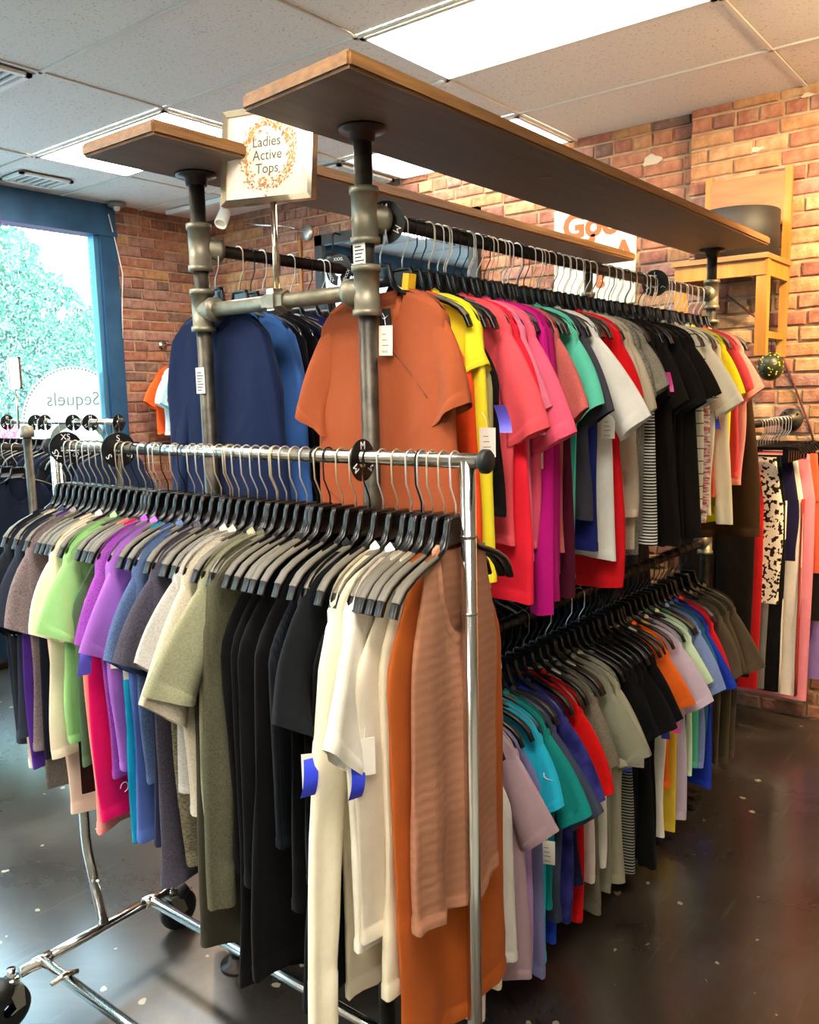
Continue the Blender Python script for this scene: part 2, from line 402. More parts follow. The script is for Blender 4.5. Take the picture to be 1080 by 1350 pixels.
# window in the left wall
frame_m = noise_mat('dark_window_frame', '#1f4666', '#2a5678', 6, (.35, .5), .3)
WY0, WY1, WZ0, WZ1 = -2.3, 3.53, .55, 2.83
win = struct(thing('window_1', 'x', 'x', (XW, 0, 0)))
del win['label']; del win['category']
MB().box(-.12, WY0, WZ1, .03, 3.66, ZC).build('window_header', frame_m, win)
MB().box(-.10, WY0, WZ1-.03, .045, 3.66, WZ1).build('window_head_trim', frame_m, win)
MB().box(-.12, WY1, 0, .03, 3.66, WZ1).build('window_jamb', frame_m, win)
MB().box(-.08, WY1-.035, WZ0, .0, WY1, WZ1-.03).build('window_stop', base_mat('bright_frame_edge', '#4d7f9a', .35, .5), win)
MB().box(-.12, WY0, 0, .03, WY1, WZ0).build('window_bulkhead', frame_m, win)
MB().box(-.14, WY0, WZ0-.03, .10, WY1, WZ0).build('window_sill', frame_m, win)
def glass_material():
    m = bpy.data.materials.new('speckled_glass'); m.use_nodes = True; nt = m.node_tree
    b = nt.nodes['Principled BSDF']; b.inputs['Base Color'].default_value = (.85, .95, 1, 1); b.inputs['Roughness'].default_value = .9
    tr = nd(m, 'ShaderNodeBsdfTransparent'); tr.inputs[0].default_value = (.92, .97, .97, 1)
    tl = nd(m, 'ShaderNodeBsdfTranslucent'); tl.inputs[0].default_value = (.95, .98, 1, 1)
    gl = nd(m, 'ShaderNodeBsdfGlossy'); gl.inputs['Roughness'].default_value = .02
    tc = nd(m, 'ShaderNodeTexCoord'); n = nd(m, 'ShaderNodeTexNoise'); n.inputs['Scale'].default_value = 75; n.inputs['Detail'].default_value = 3
    lk(m, tc.outputs['Object'], n.inputs[0])
    r = nd(m, 'ShaderNodeMapRange'); r.inputs['From Min'].default_value = .52; r.inputs['From Max'].default_value = .66; r.inputs['To Min'].default_value = .02; r.inputs['To Max'].default_value = .32
    lk(m, n.outputs[0], r.inputs[0])
    x1 = nd(m, 'ShaderNodeMixShader'); lk(m, r.outputs[0], x1.inputs[0]); lk(m, tr.outputs[0], x1.inputs[1]); lk(m, tl.outputs[0], x1.inputs[2])
    fr = nd(m, 'ShaderNodeValue'); fr.outputs[0].default_value = .004; x2 = nd(m, 'ShaderNodeMixShader'); lk(m, fr.outputs[0], x2.inputs[0]); lk(m, x1.outputs[0], x2.inputs[1]); lk(m, gl.outputs[0], x2.inputs[2])
    lk(m, x2.outputs[0], nt.nodes['Material Output'].inputs[0])
    return m
MB().box(-.062, WY0, WZ0, -.056, WY1-.03, WZ1-.03).build('window_pane', glass_material(), win)
for yy in (.35, -1.0): MB().box(-.10, yy-.03, WZ0, .02, yy+.03, WZ1-.03).build('window_mullion', frame_m, win)
# cable hanging down the jamb
MB().tube([(XW+.04, 3.6, 2.95), (XW+.04, 3.645, 2.75), (XW+.045, 3.68, 2.55), (XW+.04, 3.66, 2.3), (XW+.04, 3.65, 2.1)], .004, 6).build('window_cable', white_paint, win, True, loc=(-XW, 0, 0))

# shop decal on the glass, read from inside so the lettering is mirrored
decal_m = base_mat('decal_film', '#e9f0e6', .8); b = decal_m.node_tree.nodes['Principled BSDF']
tl = nd(decal_m, 'ShaderNodeBsdfTranslucent'); tl.inputs[0].default_value = (.9, .95, .88, 1); mxs = nd(decal_m, 'ShaderNodeMixShader'); mxs.inputs[0].default_value = .75
lk(decal_m, b.outputs[0], mxs.inputs[1]); lk(decal_m, tl.outputs[0], mxs.inputs[2]); lk(decal_m, mxs.outputs[0], decal_m.node_tree.nodes['Material Output'].inputs[0])
decal_ink = base_mat('decal_ink', '#6f7d72', .8)
DR = .40
dec = thing('window_decal', 'round pale shop decal with dotted rim on the window glass', 'decal', (XW-.052, 3.30, 1.50))
def disc(r, x0, x1, n=64, clip=1e9):
    P = [(min(r*math.cos(2*PI*k/n), clip), r*math.sin(2*PI*k/n)) for k in range(n)]
    m = MB(); m.add([(x0, a, c) for a, c in P]+[(x1, a, c) for a, c in P], [tuple(range(n)), tuple(range(n, 2*n))[::-1]]+[(k, (k+1) % n, n+(k+1) % n, n+k) for k in range(n)])
    return m
CL = WY1-.04-3.30
disc(DR, -.001, .001, 64, CL).build('decal_film', decal_m, dec)
rim = MB()
for k in range(90):
    a = 2*PI*k/90
    if DR*.955*math.cos(a) > CL-.02: continue
    c = (DR*.965*math.cos(a), DR*.965*math.sin(a))
    rim.add([(.0016, c[0]+.0085*math.cos(q), c[1]+.0085*math.sin(q)) for q in [i*PI/4 for i in range(8)]], [tuple(range(8))])
stuff(rim.build('dotted_rim', decal_ink, dec))
ring = MB(); N = 96
for k in range(N):
    a0, a1 = 2*PI*k/N, 2*PI*(k+1)/N
    if DR*.91*math.cos(a0) > CL-.01 or DR*.91*math.cos(a1) > CL-.01: continue
    ring.add([(.0017, q*math.cos(a), q*math.sin(a)) for a, q in ((a0, DR*.90), (a1, DR*.90), (a1, DR*.91), (a0, DR*.91))], [(0, 1, 2, 3)])
ring.build('rim_line', decal_ink, dec)
tmx = text_mesh('Sequels', .135, decal_ink, .0004)
# outside reads +X->... from inside it is mirrored: text x axis -> -Y seen from +X
o = link('lettering', tmx, dec, (.0022, -.015, .17)); o.rotation_euler = (PI/2, 0, -PI/2)
arcm = MB()
for k in range(26):   # big swash initial below the name
    a0, a1 = PI*(-.05+1.1*k/26), PI*(-.05+1.1*(k+1)/26)
    wi = lambda a: .018+.035*max(0, math.sin(a))
    arcm.add([(.002, r_*math.cos(a)*1.35, -.12+r_*math.sin(a)) for a, r_ in ((a0, .16-wi(a0)), (a1, .16-wi(a1)), (a1, .16), (a0, .16))], [(0, 1, 2, 3)])
arcm.build('swash_initial', decal_ink, dec)

# ------------------------------------------------------------------ outside
asphalt = noise_mat('asphalt', '#7c8086', '#9a9da0', 4, (.8, .95))
struct(MB().box(-40, -25, -.3, XW-.3, 30, -.12).build('street_ground', asphalt))
leaf_ms = [base_mat('leaf_%d' % i, c, .7) for i, c in enumerate(('#2f7d52', '#3f9462', '#286e4a', '#57a877'))]
for lm in leaf_ms:
    b = lm.node_tree.nodes['Principled BSDF']; b.inputs['Subsurface Weight'].default_value = 0
bark = noise_mat('bark', '#4a3d30', '#5e4f40', 12, (.8, .9))
def tree(x, y, h, rad, label, seed, n=2600):
    r = random.Random(seed); t = thing('street_tree', label, 'tree', (x, y, -.12), 0, 'street trees outside the window')
    MB().tube([(0, 0, 0), (.08, .05, h*.3), (-.05, .1, h*.55), (0, 0, h*.8)], [.2, .16, .1, .04], 8).build('trunk', bark, t, True)
    cl = [((r.uniform(-1, 1)*rad*.6, r.uniform(-1, 1)*rad*.8, h*.62+r.uniform(-.55, 1)*rad*.62), rad*r.uniform(.35, .6)) for _ in range(16)]
    m = MB()
    for k in range(n):
        c, q = r.choice(cl); th, ph = r.uniform(0, 2*PI), math.acos(r.uniform(-1, 1)); rr = q*r.uniform(.5, 1)**.4
        p = Vector((c[0]+rr*math.sin(ph)*math.cos(th), c[1]+rr*math.sin(ph)*math.sin(th), c[2]+rr*math.cos(ph)))
        a = Vector((r.gauss(0, 1), r.gauss(0, 1), r.gauss(0, 1))).normalized(); b_ = a.orthogonal().normalized(); s_ = r.uniform(.06, .13)
        m.cur = r.randrange(4)
        m.add([p-a*s_, p+b_*s_*.5, p+a*s_, p-b_*s_*.5], [(0, 1, 2, 3)])
    stuff(m.build('foliage', leaf_ms, t))
tree(-13, 5.4, 3.9, 2.0, 'leafy green street tree with a wide crown seen through the window', 1, 13000)
tree(-16.5, 11.2, 3.3, 1.8, 'shorter leafy street tree beside the pale gap of sky', 2, 11000)
tree(-27, 15.0, 4.4, 2.2, 'far leafy tree behind the two nearer street trees', 3, 9000)
tree(-13.0, .2, 5.2, 2.2, 'leafy street tree beyond the hidden end of the window', 4, 5000)
# red car
car_red = base_mat('red_car_paint', '#d8325a', .25); glass_dark = base_mat('car_glass', '#3b4650', .1)
car = thing('parked_car', 'red car parked in the street outside the window', 'car', (-10.2, 5.4, -.12), .0)
prof = [(-2.0, .35), (-2.05, .75), (-1.9, .95), (-1.1, 1.05), (-.5, 1.48), (.8, 1.5), (1.5, 1.05), (2.05, .95), (2.1, .5), (2.0, .35)]
m = MB(); k = len(prof)
m.add([(-.85, p[0], p[1]) for p in prof]+[(.85, p[0], p[1]) for p in prof], [tuple(range(k))[::-1], tuple(range(k, 2*k))]+[(i, (i+1) % k, k+(i+1) % k, k+i) for i in range(k)])
m.build('car_body', car_red, car)
MB().add([(.856, -.85, 1.08), (.856, -.45, 1.42), (.856, .12, 1.44), (.856, .12, 1.08)], [(0, 1, 2, 3)]).add([(.856, .18, 1.08), (.856, .18, 1.44), (.856, .75, 1.44), (.856, 1.2, 1.08)], [(0, 1, 2, 3)]).build('side_window', glass_dark, car)
for yy in (-1.3, 1.35):
    for xx in (-.8, .8): MB().lathe([(0, -.1), (.3, -.1), (.33, -.06), (.33, .06), (.3, .1), (0, .1)], 20, 'x', (xx, yy, .33)).build('wheel', rubber, car, True)
# white market tents across the street
for (x, y, s_, lab) in ((-20.3, 10.6, 1.3, 'white peaked market tent standing under the street trees, the smaller one'), (-18.5, 15.6, 1.9, 'white peaked market tent standing across the street, the larger one')):
    t = thing('market_tent', lab, 'tent', (x, y, -.12)); tw = base_mat('tent_canvas', '#f1f1ee', .8)
    MB().add([(-s_, -s_, 2.0), (s_, -s_, 2.0), (s_, s_, 2.0), (-s_, s_, 2.0), (0, 0, 3.0), (-s_, -s_, 1.75), (s_, -s_, 1.75), (s_, s_, 1.75), (-s_, s_, 1.75)],
             [(0, 1, 4), (1, 2, 4), (2, 3, 4), (3, 0, 4), (5, 6, 1, 0), (6, 7, 2, 1), (7, 8, 3, 2), (8, 5, 0, 3)]).build('canopy', tw, t)
    for a in (-1, 1):
        for c in (-1, 1): MB().cyl((a*s_, c*s_, 0), (a*s_, c*s_, 2), .03, 6).build('tent_pole', white_paint, t)

# ------------------------------------------------------------------ pipe rack
PXR, PXL, PY0, PY1 = -1.278, -1.85, 1.485, 3.728
ZU, ZL, ZX = 2.043, .985, 1.882
SHZ = 2.229
def tee(mb, c, ax, r=.030, L=.062, branch=None):
    c = Vector(c); d = {'x': Vector((1,0,0)), 'y': Vector((0,1,0)), 'z': Vector((0,0,1))}[ax]
    mb.tube([c-d*L, c-d*(L-.014), c-d*(L-.014), c+d*(L-.014), c+d*(L-.014), c+d*L], [r*1.14, r*1.14, r, r, r*1.14, r*1.14], 18)
    if branch:
        b = Vector(branch); mb.tube([c, c+b*(L-.016), c+b*(L-.016), c+b*L], [r*.95, r*.95, r*1.1, r*1.1], 18)
rack = thing('pipe_clothes_rack', 'double-sided iron pipe clothes rack with two rails on each side', 'clothes rack', (0, 0, 0))
fl = lambda mb, x, y, z, s: mb.lathe([(0, z), (.052, z), (.052, z+.008*s), (.03, z+.012*s), (.027, z+.03*s), (0, z+.03*s)], 20, 'z', (x, y, 0))
for px in (PXR, PXL):
    for py in (PY0, PY1):
        MB().cyl((px, py, 0), (px, py, SHZ), .0205, 18).build('post', iron, rack, True)
        m = MB(); fl(m, px, py, 0, 1); m.build('floor_flange', black_iron, rack, True)
        m = MB(); fl(m, px, py, SHZ, -1); m.build('shelf_flange', black_iron, rack, True)
        s = 1 if py == PY0 else -1
        for zz in (ZU, ZL):
            m = MB(); tee(m, (px, py, zz), 'z', .029, .06, (0, s, 0)); m.build('tee_fitting', fitting, rack, True)
        m = MB(); tee(m, (px, py, ZX), 'z', .029, .055, (-1 if px == PXR else 1, 0, 0)); m.build('tee_fitting', fitting, rack, True)
    for zz in (ZU, ZL): MB().cyl((px, PY0, zz), (px, PY1, zz), .0165, 16).build('rail', black_iron, rack, True)
for py in (PY0, PY1):
    MB().cyl((PXL, py, ZX), (PXR, py, ZX), .0185, 16).build('cross_pipe', fitting, rack, True)
    m = MB(); xm = -1.565
    m.tube([(xm-.035, py, ZX), (xm-.012, py, ZX), (xm-.012, py, ZX), (xm+.012, py, ZX), (xm+.012, py, ZX), (xm+.035, py, ZX)], [.026, .026, .032, .032, .026, .026], 6)
    m.build('union_fitting', fitting, rack)
for (px, z) in ((PXR, 1.955), (PXL, 1.70)):
    st = MB().box(px-.017, PY0-.0225, z-.034, px+.017, PY0-.0206, z+.034).build('barcode_sticker', card_white, rack)
    m = MB()
    for k in range(7): m.box(px-.012, PY0-.0231, z-.026+k*.0075, px+.006+.004*(k % 3), PY0-.0224, z-.0235+k*.0075)
    m.build('sticker_print', ink, st)

wood_dark = noise_mat('stained_wood', '#57483c', '#6f5e50', 3, (.45, .6), 0, .15, 20, (14, .7, 14), .3, .7)
wood_edge = noise_mat('raw_wood_edge', '#6e4826', '#9a6c38', 5, (.5, .7), 0, .2, 30, (8, 1.2, 20), .3, .7)
def shelf(name, x0, x1, y0, y1, z, th, label, skew=0, ends=((0, 0),), knots=()):
    t = thing(name, label, 'shelf', ((x0+x1)/2, (y0+y1)/2, z)); hx, hy = (x1-x0)/2, (y1-y0)/2
    bm = bmesh.new()
    vs_ = [bm.verts.new(p) for p in ((-hx, -hy+skew, 0), (hx, -hy, 0), (hx, hy, 0), (-hx, hy, 0), (-hx, -hy+skew, th), (hx, -hy, th), (hx, hy, th), (-hx, hy, th))]
    for f in ((3,2,1,0),(4,5,6,7),(0,1,5,4),(1,2,6,5),(2,3,7,6),(3,0,4,7)): bm.faces.new([vs_[i] for i in f])
    bmesh.ops.bevel(bm, geom=bm.edges[:], offset=.006, segments=2, affect='EDGES')
    bm.normal_update()
    me = bpy.data.meshes.new('board'); me.materials.append(wood_dark); me.materials.append(wood_edge)
    for f in bm.faces: f.material_index = 0 if abs(f.normal.z) > .85 else 1
    bm.to_mesh(me); bm.free(); link('board', me, t)
    for (kx, ky, s_) in knots:
        MB().lathe([(0, -.0015), (s_*.6, -.0015), (s_, 0), (s_, .001)], 16, 'z').build('knot', wood_edge, t, True, loc=(kx, ky, 0))
    return t
shelf('shelf_board', -1.389, -1.063, 1.205, 3.793, SHZ, .033, 'thick dark-stained plank shelf on the rack side with the rust tee', .035, knots=((.03, -.35, .018), (.02, .9, .016)))
shelf('shelf_board', -1.925, -1.64, 1.206, 3.776, SHZ, .033, 'thick dark-stained plank shelf on the rack side with the navy shirt', 0)

# sign on a stand clipped to the cross pipe
SG = (-1.566, PY0, ZX)
sign = thing('sign_holder', 'silver framed sign reading Ladies Active Tops clamped to the cross pipe', 'sign', SG)
champ = base_mat('champagne_metal', '#d9c9ae', .22, 1)
MB().cyl((0, 0, .02), (0, 0, .235), .0075, 12).build('stem', champ, sign, True)
MB().box(-.012, -.024, -.022, .012, .024, .03).build('clamp', champ, sign)
paper = noise_mat('peach_paper', '#f3d9c0', '#f8e8d4', 5, (.7, .8))
fr = link('frame', None, sign, (-.012, 0, .34), (math.radians(-4), math.radians(2.5), math.radians(14)))
# frame is one part: four mitred bars
W2, H2, B = .135, .112, .014
m = MB()
for (a, b_) in (((-W2, -H2), (W2, -H2)), ((W2, -H2), (W2, H2)), ((W2, H2), (-W2, H2)), ((-W2, H2), (-W2, -H2))):
    ia = (a[0]-math.copysign(B, a[0]), a[1]-math.copysign(B, a[1])); ib = (b_[0]-math.copysign(B, b_[0]), b_[1]-math.copysign(B, b_[1]))
    V = []
    for (p, y) in ((a, -.009), (b_, -.009), (ib, -.006), (ia, -.006), (a, .012), (b_, .012), (ib, .012), (ia, .012)): V.append((p[0], y, p[1]))
    m.add(V, [(0, 1, 2, 3), (7, 6, 5, 4), (0, 4, 5, 1), (3, 2, 6, 7)])
bpy.data.objects.remove(fr)
fr = m.build('frame', champ, sign, loc=(-.012, -.0, .345), rot=(math.radians(-3), math.radians(2.5), math.radians(10)))
card = MB().box(-W2+.01, -.002, -H2+.01, W2-.01, .006, H2-.01).build('sign_card', paper, fr)
sign_ink = base_mat('sign_ink', '#5d5a55', .8)
for k, tx in enumerate(("Ladies'", 'Active', 'Tops')):
    link('lettering', text_mesh(tx, .034, sign_ink, .0002), fr, (0, -.0026, .030-.031*k), (PI/2, 0, 0))
rn = random.Random(11); m = MB()
for k in range(330):
    a = rn.uniform(0, 2*PI); r_ = .071+rn.gauss(0, .008); s_ = rn.uniform(.003, .0075); q = a+PI/2+rn.uniform(-1, 1)
    c = (r_*math.cos(a), r_*math.sin(a)*1.02); m.cur = rn.choices((0, 1, 2, 3), (4, 3, 3, 2))[0]
    d = (math.cos(q), math.sin(q)); e = (-d[1]*.42, d[0]*.42)
    m.add([(c[0]+u*d[0]*s_+v*e[0]*s_, -.0025-k*1e-6, c[1]+u*d[1]*s_+v*e[1]*s_) for u, v in ((-1, 0), (0, -1), (1, 0), (0, 1))], [(0, 1, 2, 3)])
stuff(m.build('wreath_print', [base_mat('wreath_orange', '#d98a4c', .8), base_mat('wreath_gold', '#cfa457', .8), base_mat('wreath_green', '#a9925e', .8), base_mat('wreath_rust', '#c46a3c', .8)], fr))

# ------------------------------------------------------------------ rolling rack
RY, RZ, RX0, RX1 = 1.24, 1.533, -2.24, -.815
NPX, FPX_ = -.845, -2.205
BX = -2.143; BXN = -.86
roll = thing('rolling_rack', 'chrome rolling clothes rack on black casters crowded with hangers', 'clothes rack', (0, 0, 0))
MB().cyl((RX0, RY, RZ), (RX1, RY, RZ), .0135, 18).build('rail', chrome_worn, roll, True)
for x, s in ((RX0, -1), (RX1, 1)):
    MB().lathe([(0, 0), (.019, 0), (.0215, .003), (.0215, .012), (.018, .016), (0, .016)], 20, 'x', (x, RY, RZ)).build('end_cap', rubber, roll, True)
MB().tube([(NPX, RY, RZ), (NPX, RY, .42), (NPX, RY, .36), (NPX-.03, RY, .28), (BXN-.03, RY, .15)], .0145, 16).build('upright', chrome, roll, True)
MB().tube([(FPX_, RY, RZ), (FPX_, RY, .40), (FPX_+.004, RY, .36), (FPX_+.012, RY, .33), (BX, RY, .15)], .0145, 16).build('upright', chrome, roll, True)
for x in (NPX, ):
    for z in (1.40, 1.26): MB().lathe([(.0147, -.002), (.0165, -.002), (.0165, .002), (.0147, .002)], 16, 'z', (x, RY, z)).build('collar_ring', chrome, roll, True)
MB().cyl((FPX_+.02, RY, .27), (FPX_+.055, RY, .275), .005, 8).build('height_pin', chrome, roll, True)
for bx in (BX, BXN):
    MB().cyl((bx, .99, .14), (bx, 1.46, .14), .0145, 16).build('base_bar', chrome, roll, True)
    for y in (1.05, 1.40):
        MB().cyl((bx, y-.025, .14), (bx, y+.025, .14), .0175, 16).build('bar_sleeve', chrome, roll, True)
for y in (1.05, 1.40):
    MB().cyl((BX, y, .14), (BXN, y, .14), .0145, 16).build('long_bar', chrome, roll, True)
MB().tube([(BX+.14, 1.0, .16), (BX+.14, 1.04, .165), (BX+.14, 1.075, .155)], [.006, .009, .006], 8).build('bar_clip', champ, roll, True)
for bx in (BX, BXN):
    for y, s in ((.965, -1), (1.475, 1)):
        c = link('caster', None, roll, (bx, y, 0))
        MB().cyl((0, 0, .115), (0, 0, .165), .012, 12).cyl((0, 0, .13), (0, 0, .14), .022, 12).build('stem', chrome, c, True)
        MB().lathe([(.018, -.019), (.05, -.017), (.0615, -.012), (.0635, 0), (.0615, .012), (.05, .017), (.018, .019)], 28, 'x', (.0, .02*s, .0635)).build('wheel', rubber, c, True)
        mm = MB()
        for sx in (-.023, .023):
            mm.add([(sx+d, y_, z_) for d in (-.0015, .0015) for y_, z_ in ((-.02, .118), (.02, .118), (.03*1+.01*s, .06), (.02*s, .052), (.004*s, .06))], [(0, 1, 2, 3, 4), (9, 8, 7, 6, 5), (0, 5, 6, 1), (1, 6, 7, 2), (2, 7, 8, 3), (3, 8, 9, 4), (4, 9, 5, 0)])
        mm.box(-.023, -.02, .115, .023, .02, .12); mm.build('fork', base_mat('caster_grey', '#8d8778', .4, .5), c)
        MB().lathe([(0, -.03), (.02, -.028), (.025, -.01), (.025, .01), (.02, .028), (0, .03)], 16, 'x', (0, .028*s, .122)).build('brake_hood', rubber, c, True)
# casters are parts with pieces of their own: give each a mesh holder
for c in [o for o in roll.children if o.name.startswith('caster')]:
    ch = list(c.children); st = [o for o in ch if o.name.startswith('stem')][0]
    mw = c.location.copy()
    st.name = 'caster'; st.parent = roll; st.location = mw
    for o in ch:
        if o is not st: o.parent = st
    bpy.data.objects.remove(c)

# ------------------------------------------------------------------ hangers
ARM = [(0, -.098), (.028, -.098), (.033, -.110), (.037, -.128), (.048, -.148), (.070, -.161), (.105, -.172), (.140, -.185), (.168, -.200), (.188, -.220), (.199, -.243)]
def hz(x):
    x = abs(x); return float(np.interp(x, [a for a, _ in ARM], [b for _, b in ARM]))
def hanger_meshes():
    out = {}
    full = [(-x, z) for x, z in ARM[::-1]] + ARM[1:]
    m = MB()
    n = len(full)
    P = [Vector((x, 0, z)) for x, z in full]
    rows = []
    for i, p in enumerate(P):
        a = P[max(0, i-1)]; b_ = P[min(n-1, i+1)]; t = (b_-a).normalized(); nr = Vector((-t.z, 0, t.x))
        th = .010 if abs(p.x) > .04 else .008; dp = .0085 if abs(p.x) > .04 else .006
        yb = 0
        rows.append([p+Vector((0, y+yb, 0))-nr*k for y, k in ((-dp*.7, 0), (dp*.7, 0), (dp, .002), (dp, th-.002), (dp*.4, th), (-dp*.4, th), (-dp, th-.002), (-dp, .002))])
    m.grid(rows, True); m.add(rows[0], [tuple(range(8))[::-1]]); m.add(rows[-1], [tuple(range(8))])
    # web between the shoulders of the neck, and reinforcing rib
    m.add([(x, y, z) for y in (-.002, .002) for x, z in ((-.03, -.10), (.03, -.10), (.036, -.125), (.05, -.15), (-.05, -.15), (-.036, -.125))], [(0, 1, 2, 3, 4, 5)[::-1], (6, 7, 8, 9, 10, 11), (4, 3, 9, 10)])
    out['body'] = m.mesh('body', black_plastic, True)
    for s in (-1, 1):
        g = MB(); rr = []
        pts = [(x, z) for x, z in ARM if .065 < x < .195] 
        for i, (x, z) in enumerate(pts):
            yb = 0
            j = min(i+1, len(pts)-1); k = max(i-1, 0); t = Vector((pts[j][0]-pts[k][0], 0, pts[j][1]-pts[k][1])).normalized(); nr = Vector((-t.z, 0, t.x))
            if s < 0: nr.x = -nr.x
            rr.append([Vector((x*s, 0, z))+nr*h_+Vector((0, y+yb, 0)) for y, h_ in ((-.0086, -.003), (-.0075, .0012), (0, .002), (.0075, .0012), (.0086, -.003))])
        g.grid(rr); out['grip%d' % s] = g.mesh('grip', taupe_strip, True); out['dark_arm_strip%d' % s] = g.mesh('grip', dark_strip, True)  # strip along the top of each hanger arm, in taupe and darker
    for key, mat in (('chrome', hook_chrome), ('pale', brass_wire), ('dark', dark_wire)):
        for rail in ('thin', 'thick'):
            R = (.0135 if rail == 'thin' else .0165)+.0035
            pts = [(0, 0, -.105), (0, 0, -.080), (.004, 0, -.070), (R*.95, 0, -.045), (R, 0, -.02), (R, 0, 0)]
            pts += [(R*math.cos(a), 0, R*math.sin(a)) for a in [PI*k/8 for k in range(1, 9)]] + [(-R*1.02, 0, -.010), (-R*.98, 0, -.016)]
            out['hook_%s_%s' % (key, rail)] = MB().tube(pts, .0017, 6).mesh('hook', mat, True)
    return out
HM = hanger_meshes()
hr = random.Random(77)
def hanger(loc, rz, rail, label, group, hook=None, lean=0, grips=True):  # grips: with the strips along the arms
    t = thing('clothes_hanger', label, 'hanger', loc, rz, group)
    hk = hook or hr.choices(('chrome', 'pale', 'dark'), (5, 3, 2))[0]
    h = link('hook', HM['hook_%s_%s' % (hk, rail)], t)
    b = link('body', HM['body'], t)
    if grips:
        for s in (-1, 1): link('grip', HM[('grip%d' if rail == 'thin' or hr.random() < .2 else 'dark_arm_strip%d') % s], b)  # strips along the top of the hanger arms
    t.rotation_euler = (lean, 0, rz)
    return t

# ------------------------------------------------------------------ garments
def sst(a, b, x): 
    t = np.clip((x-a)/(b-a), 0, 1); return t*t*(3-2*t)
def grid_faces(r, c, closed):
    F = []
    for i in range(r-1):
        for j in range(c if closed else c-1):
            F.append((i*c+j, i*c+(j+1) % c, (i+1)*c+(j+1) % c, (i+1)*c+j))
    return F
def np_obj(name, P, closed, mat, parent, extra=None):
    r, c, _ = P.shape
    me = bpy.data.meshes.new(name); me.from_pydata(P.reshape(-1, 3).tolist(), [], grid_faces(r, c, closed))
    me.materials.append(mat); me.polygons.foreach_set('use_smooth', [True]*len(me.polygons)); me.update()
    return link(name, me, parent)

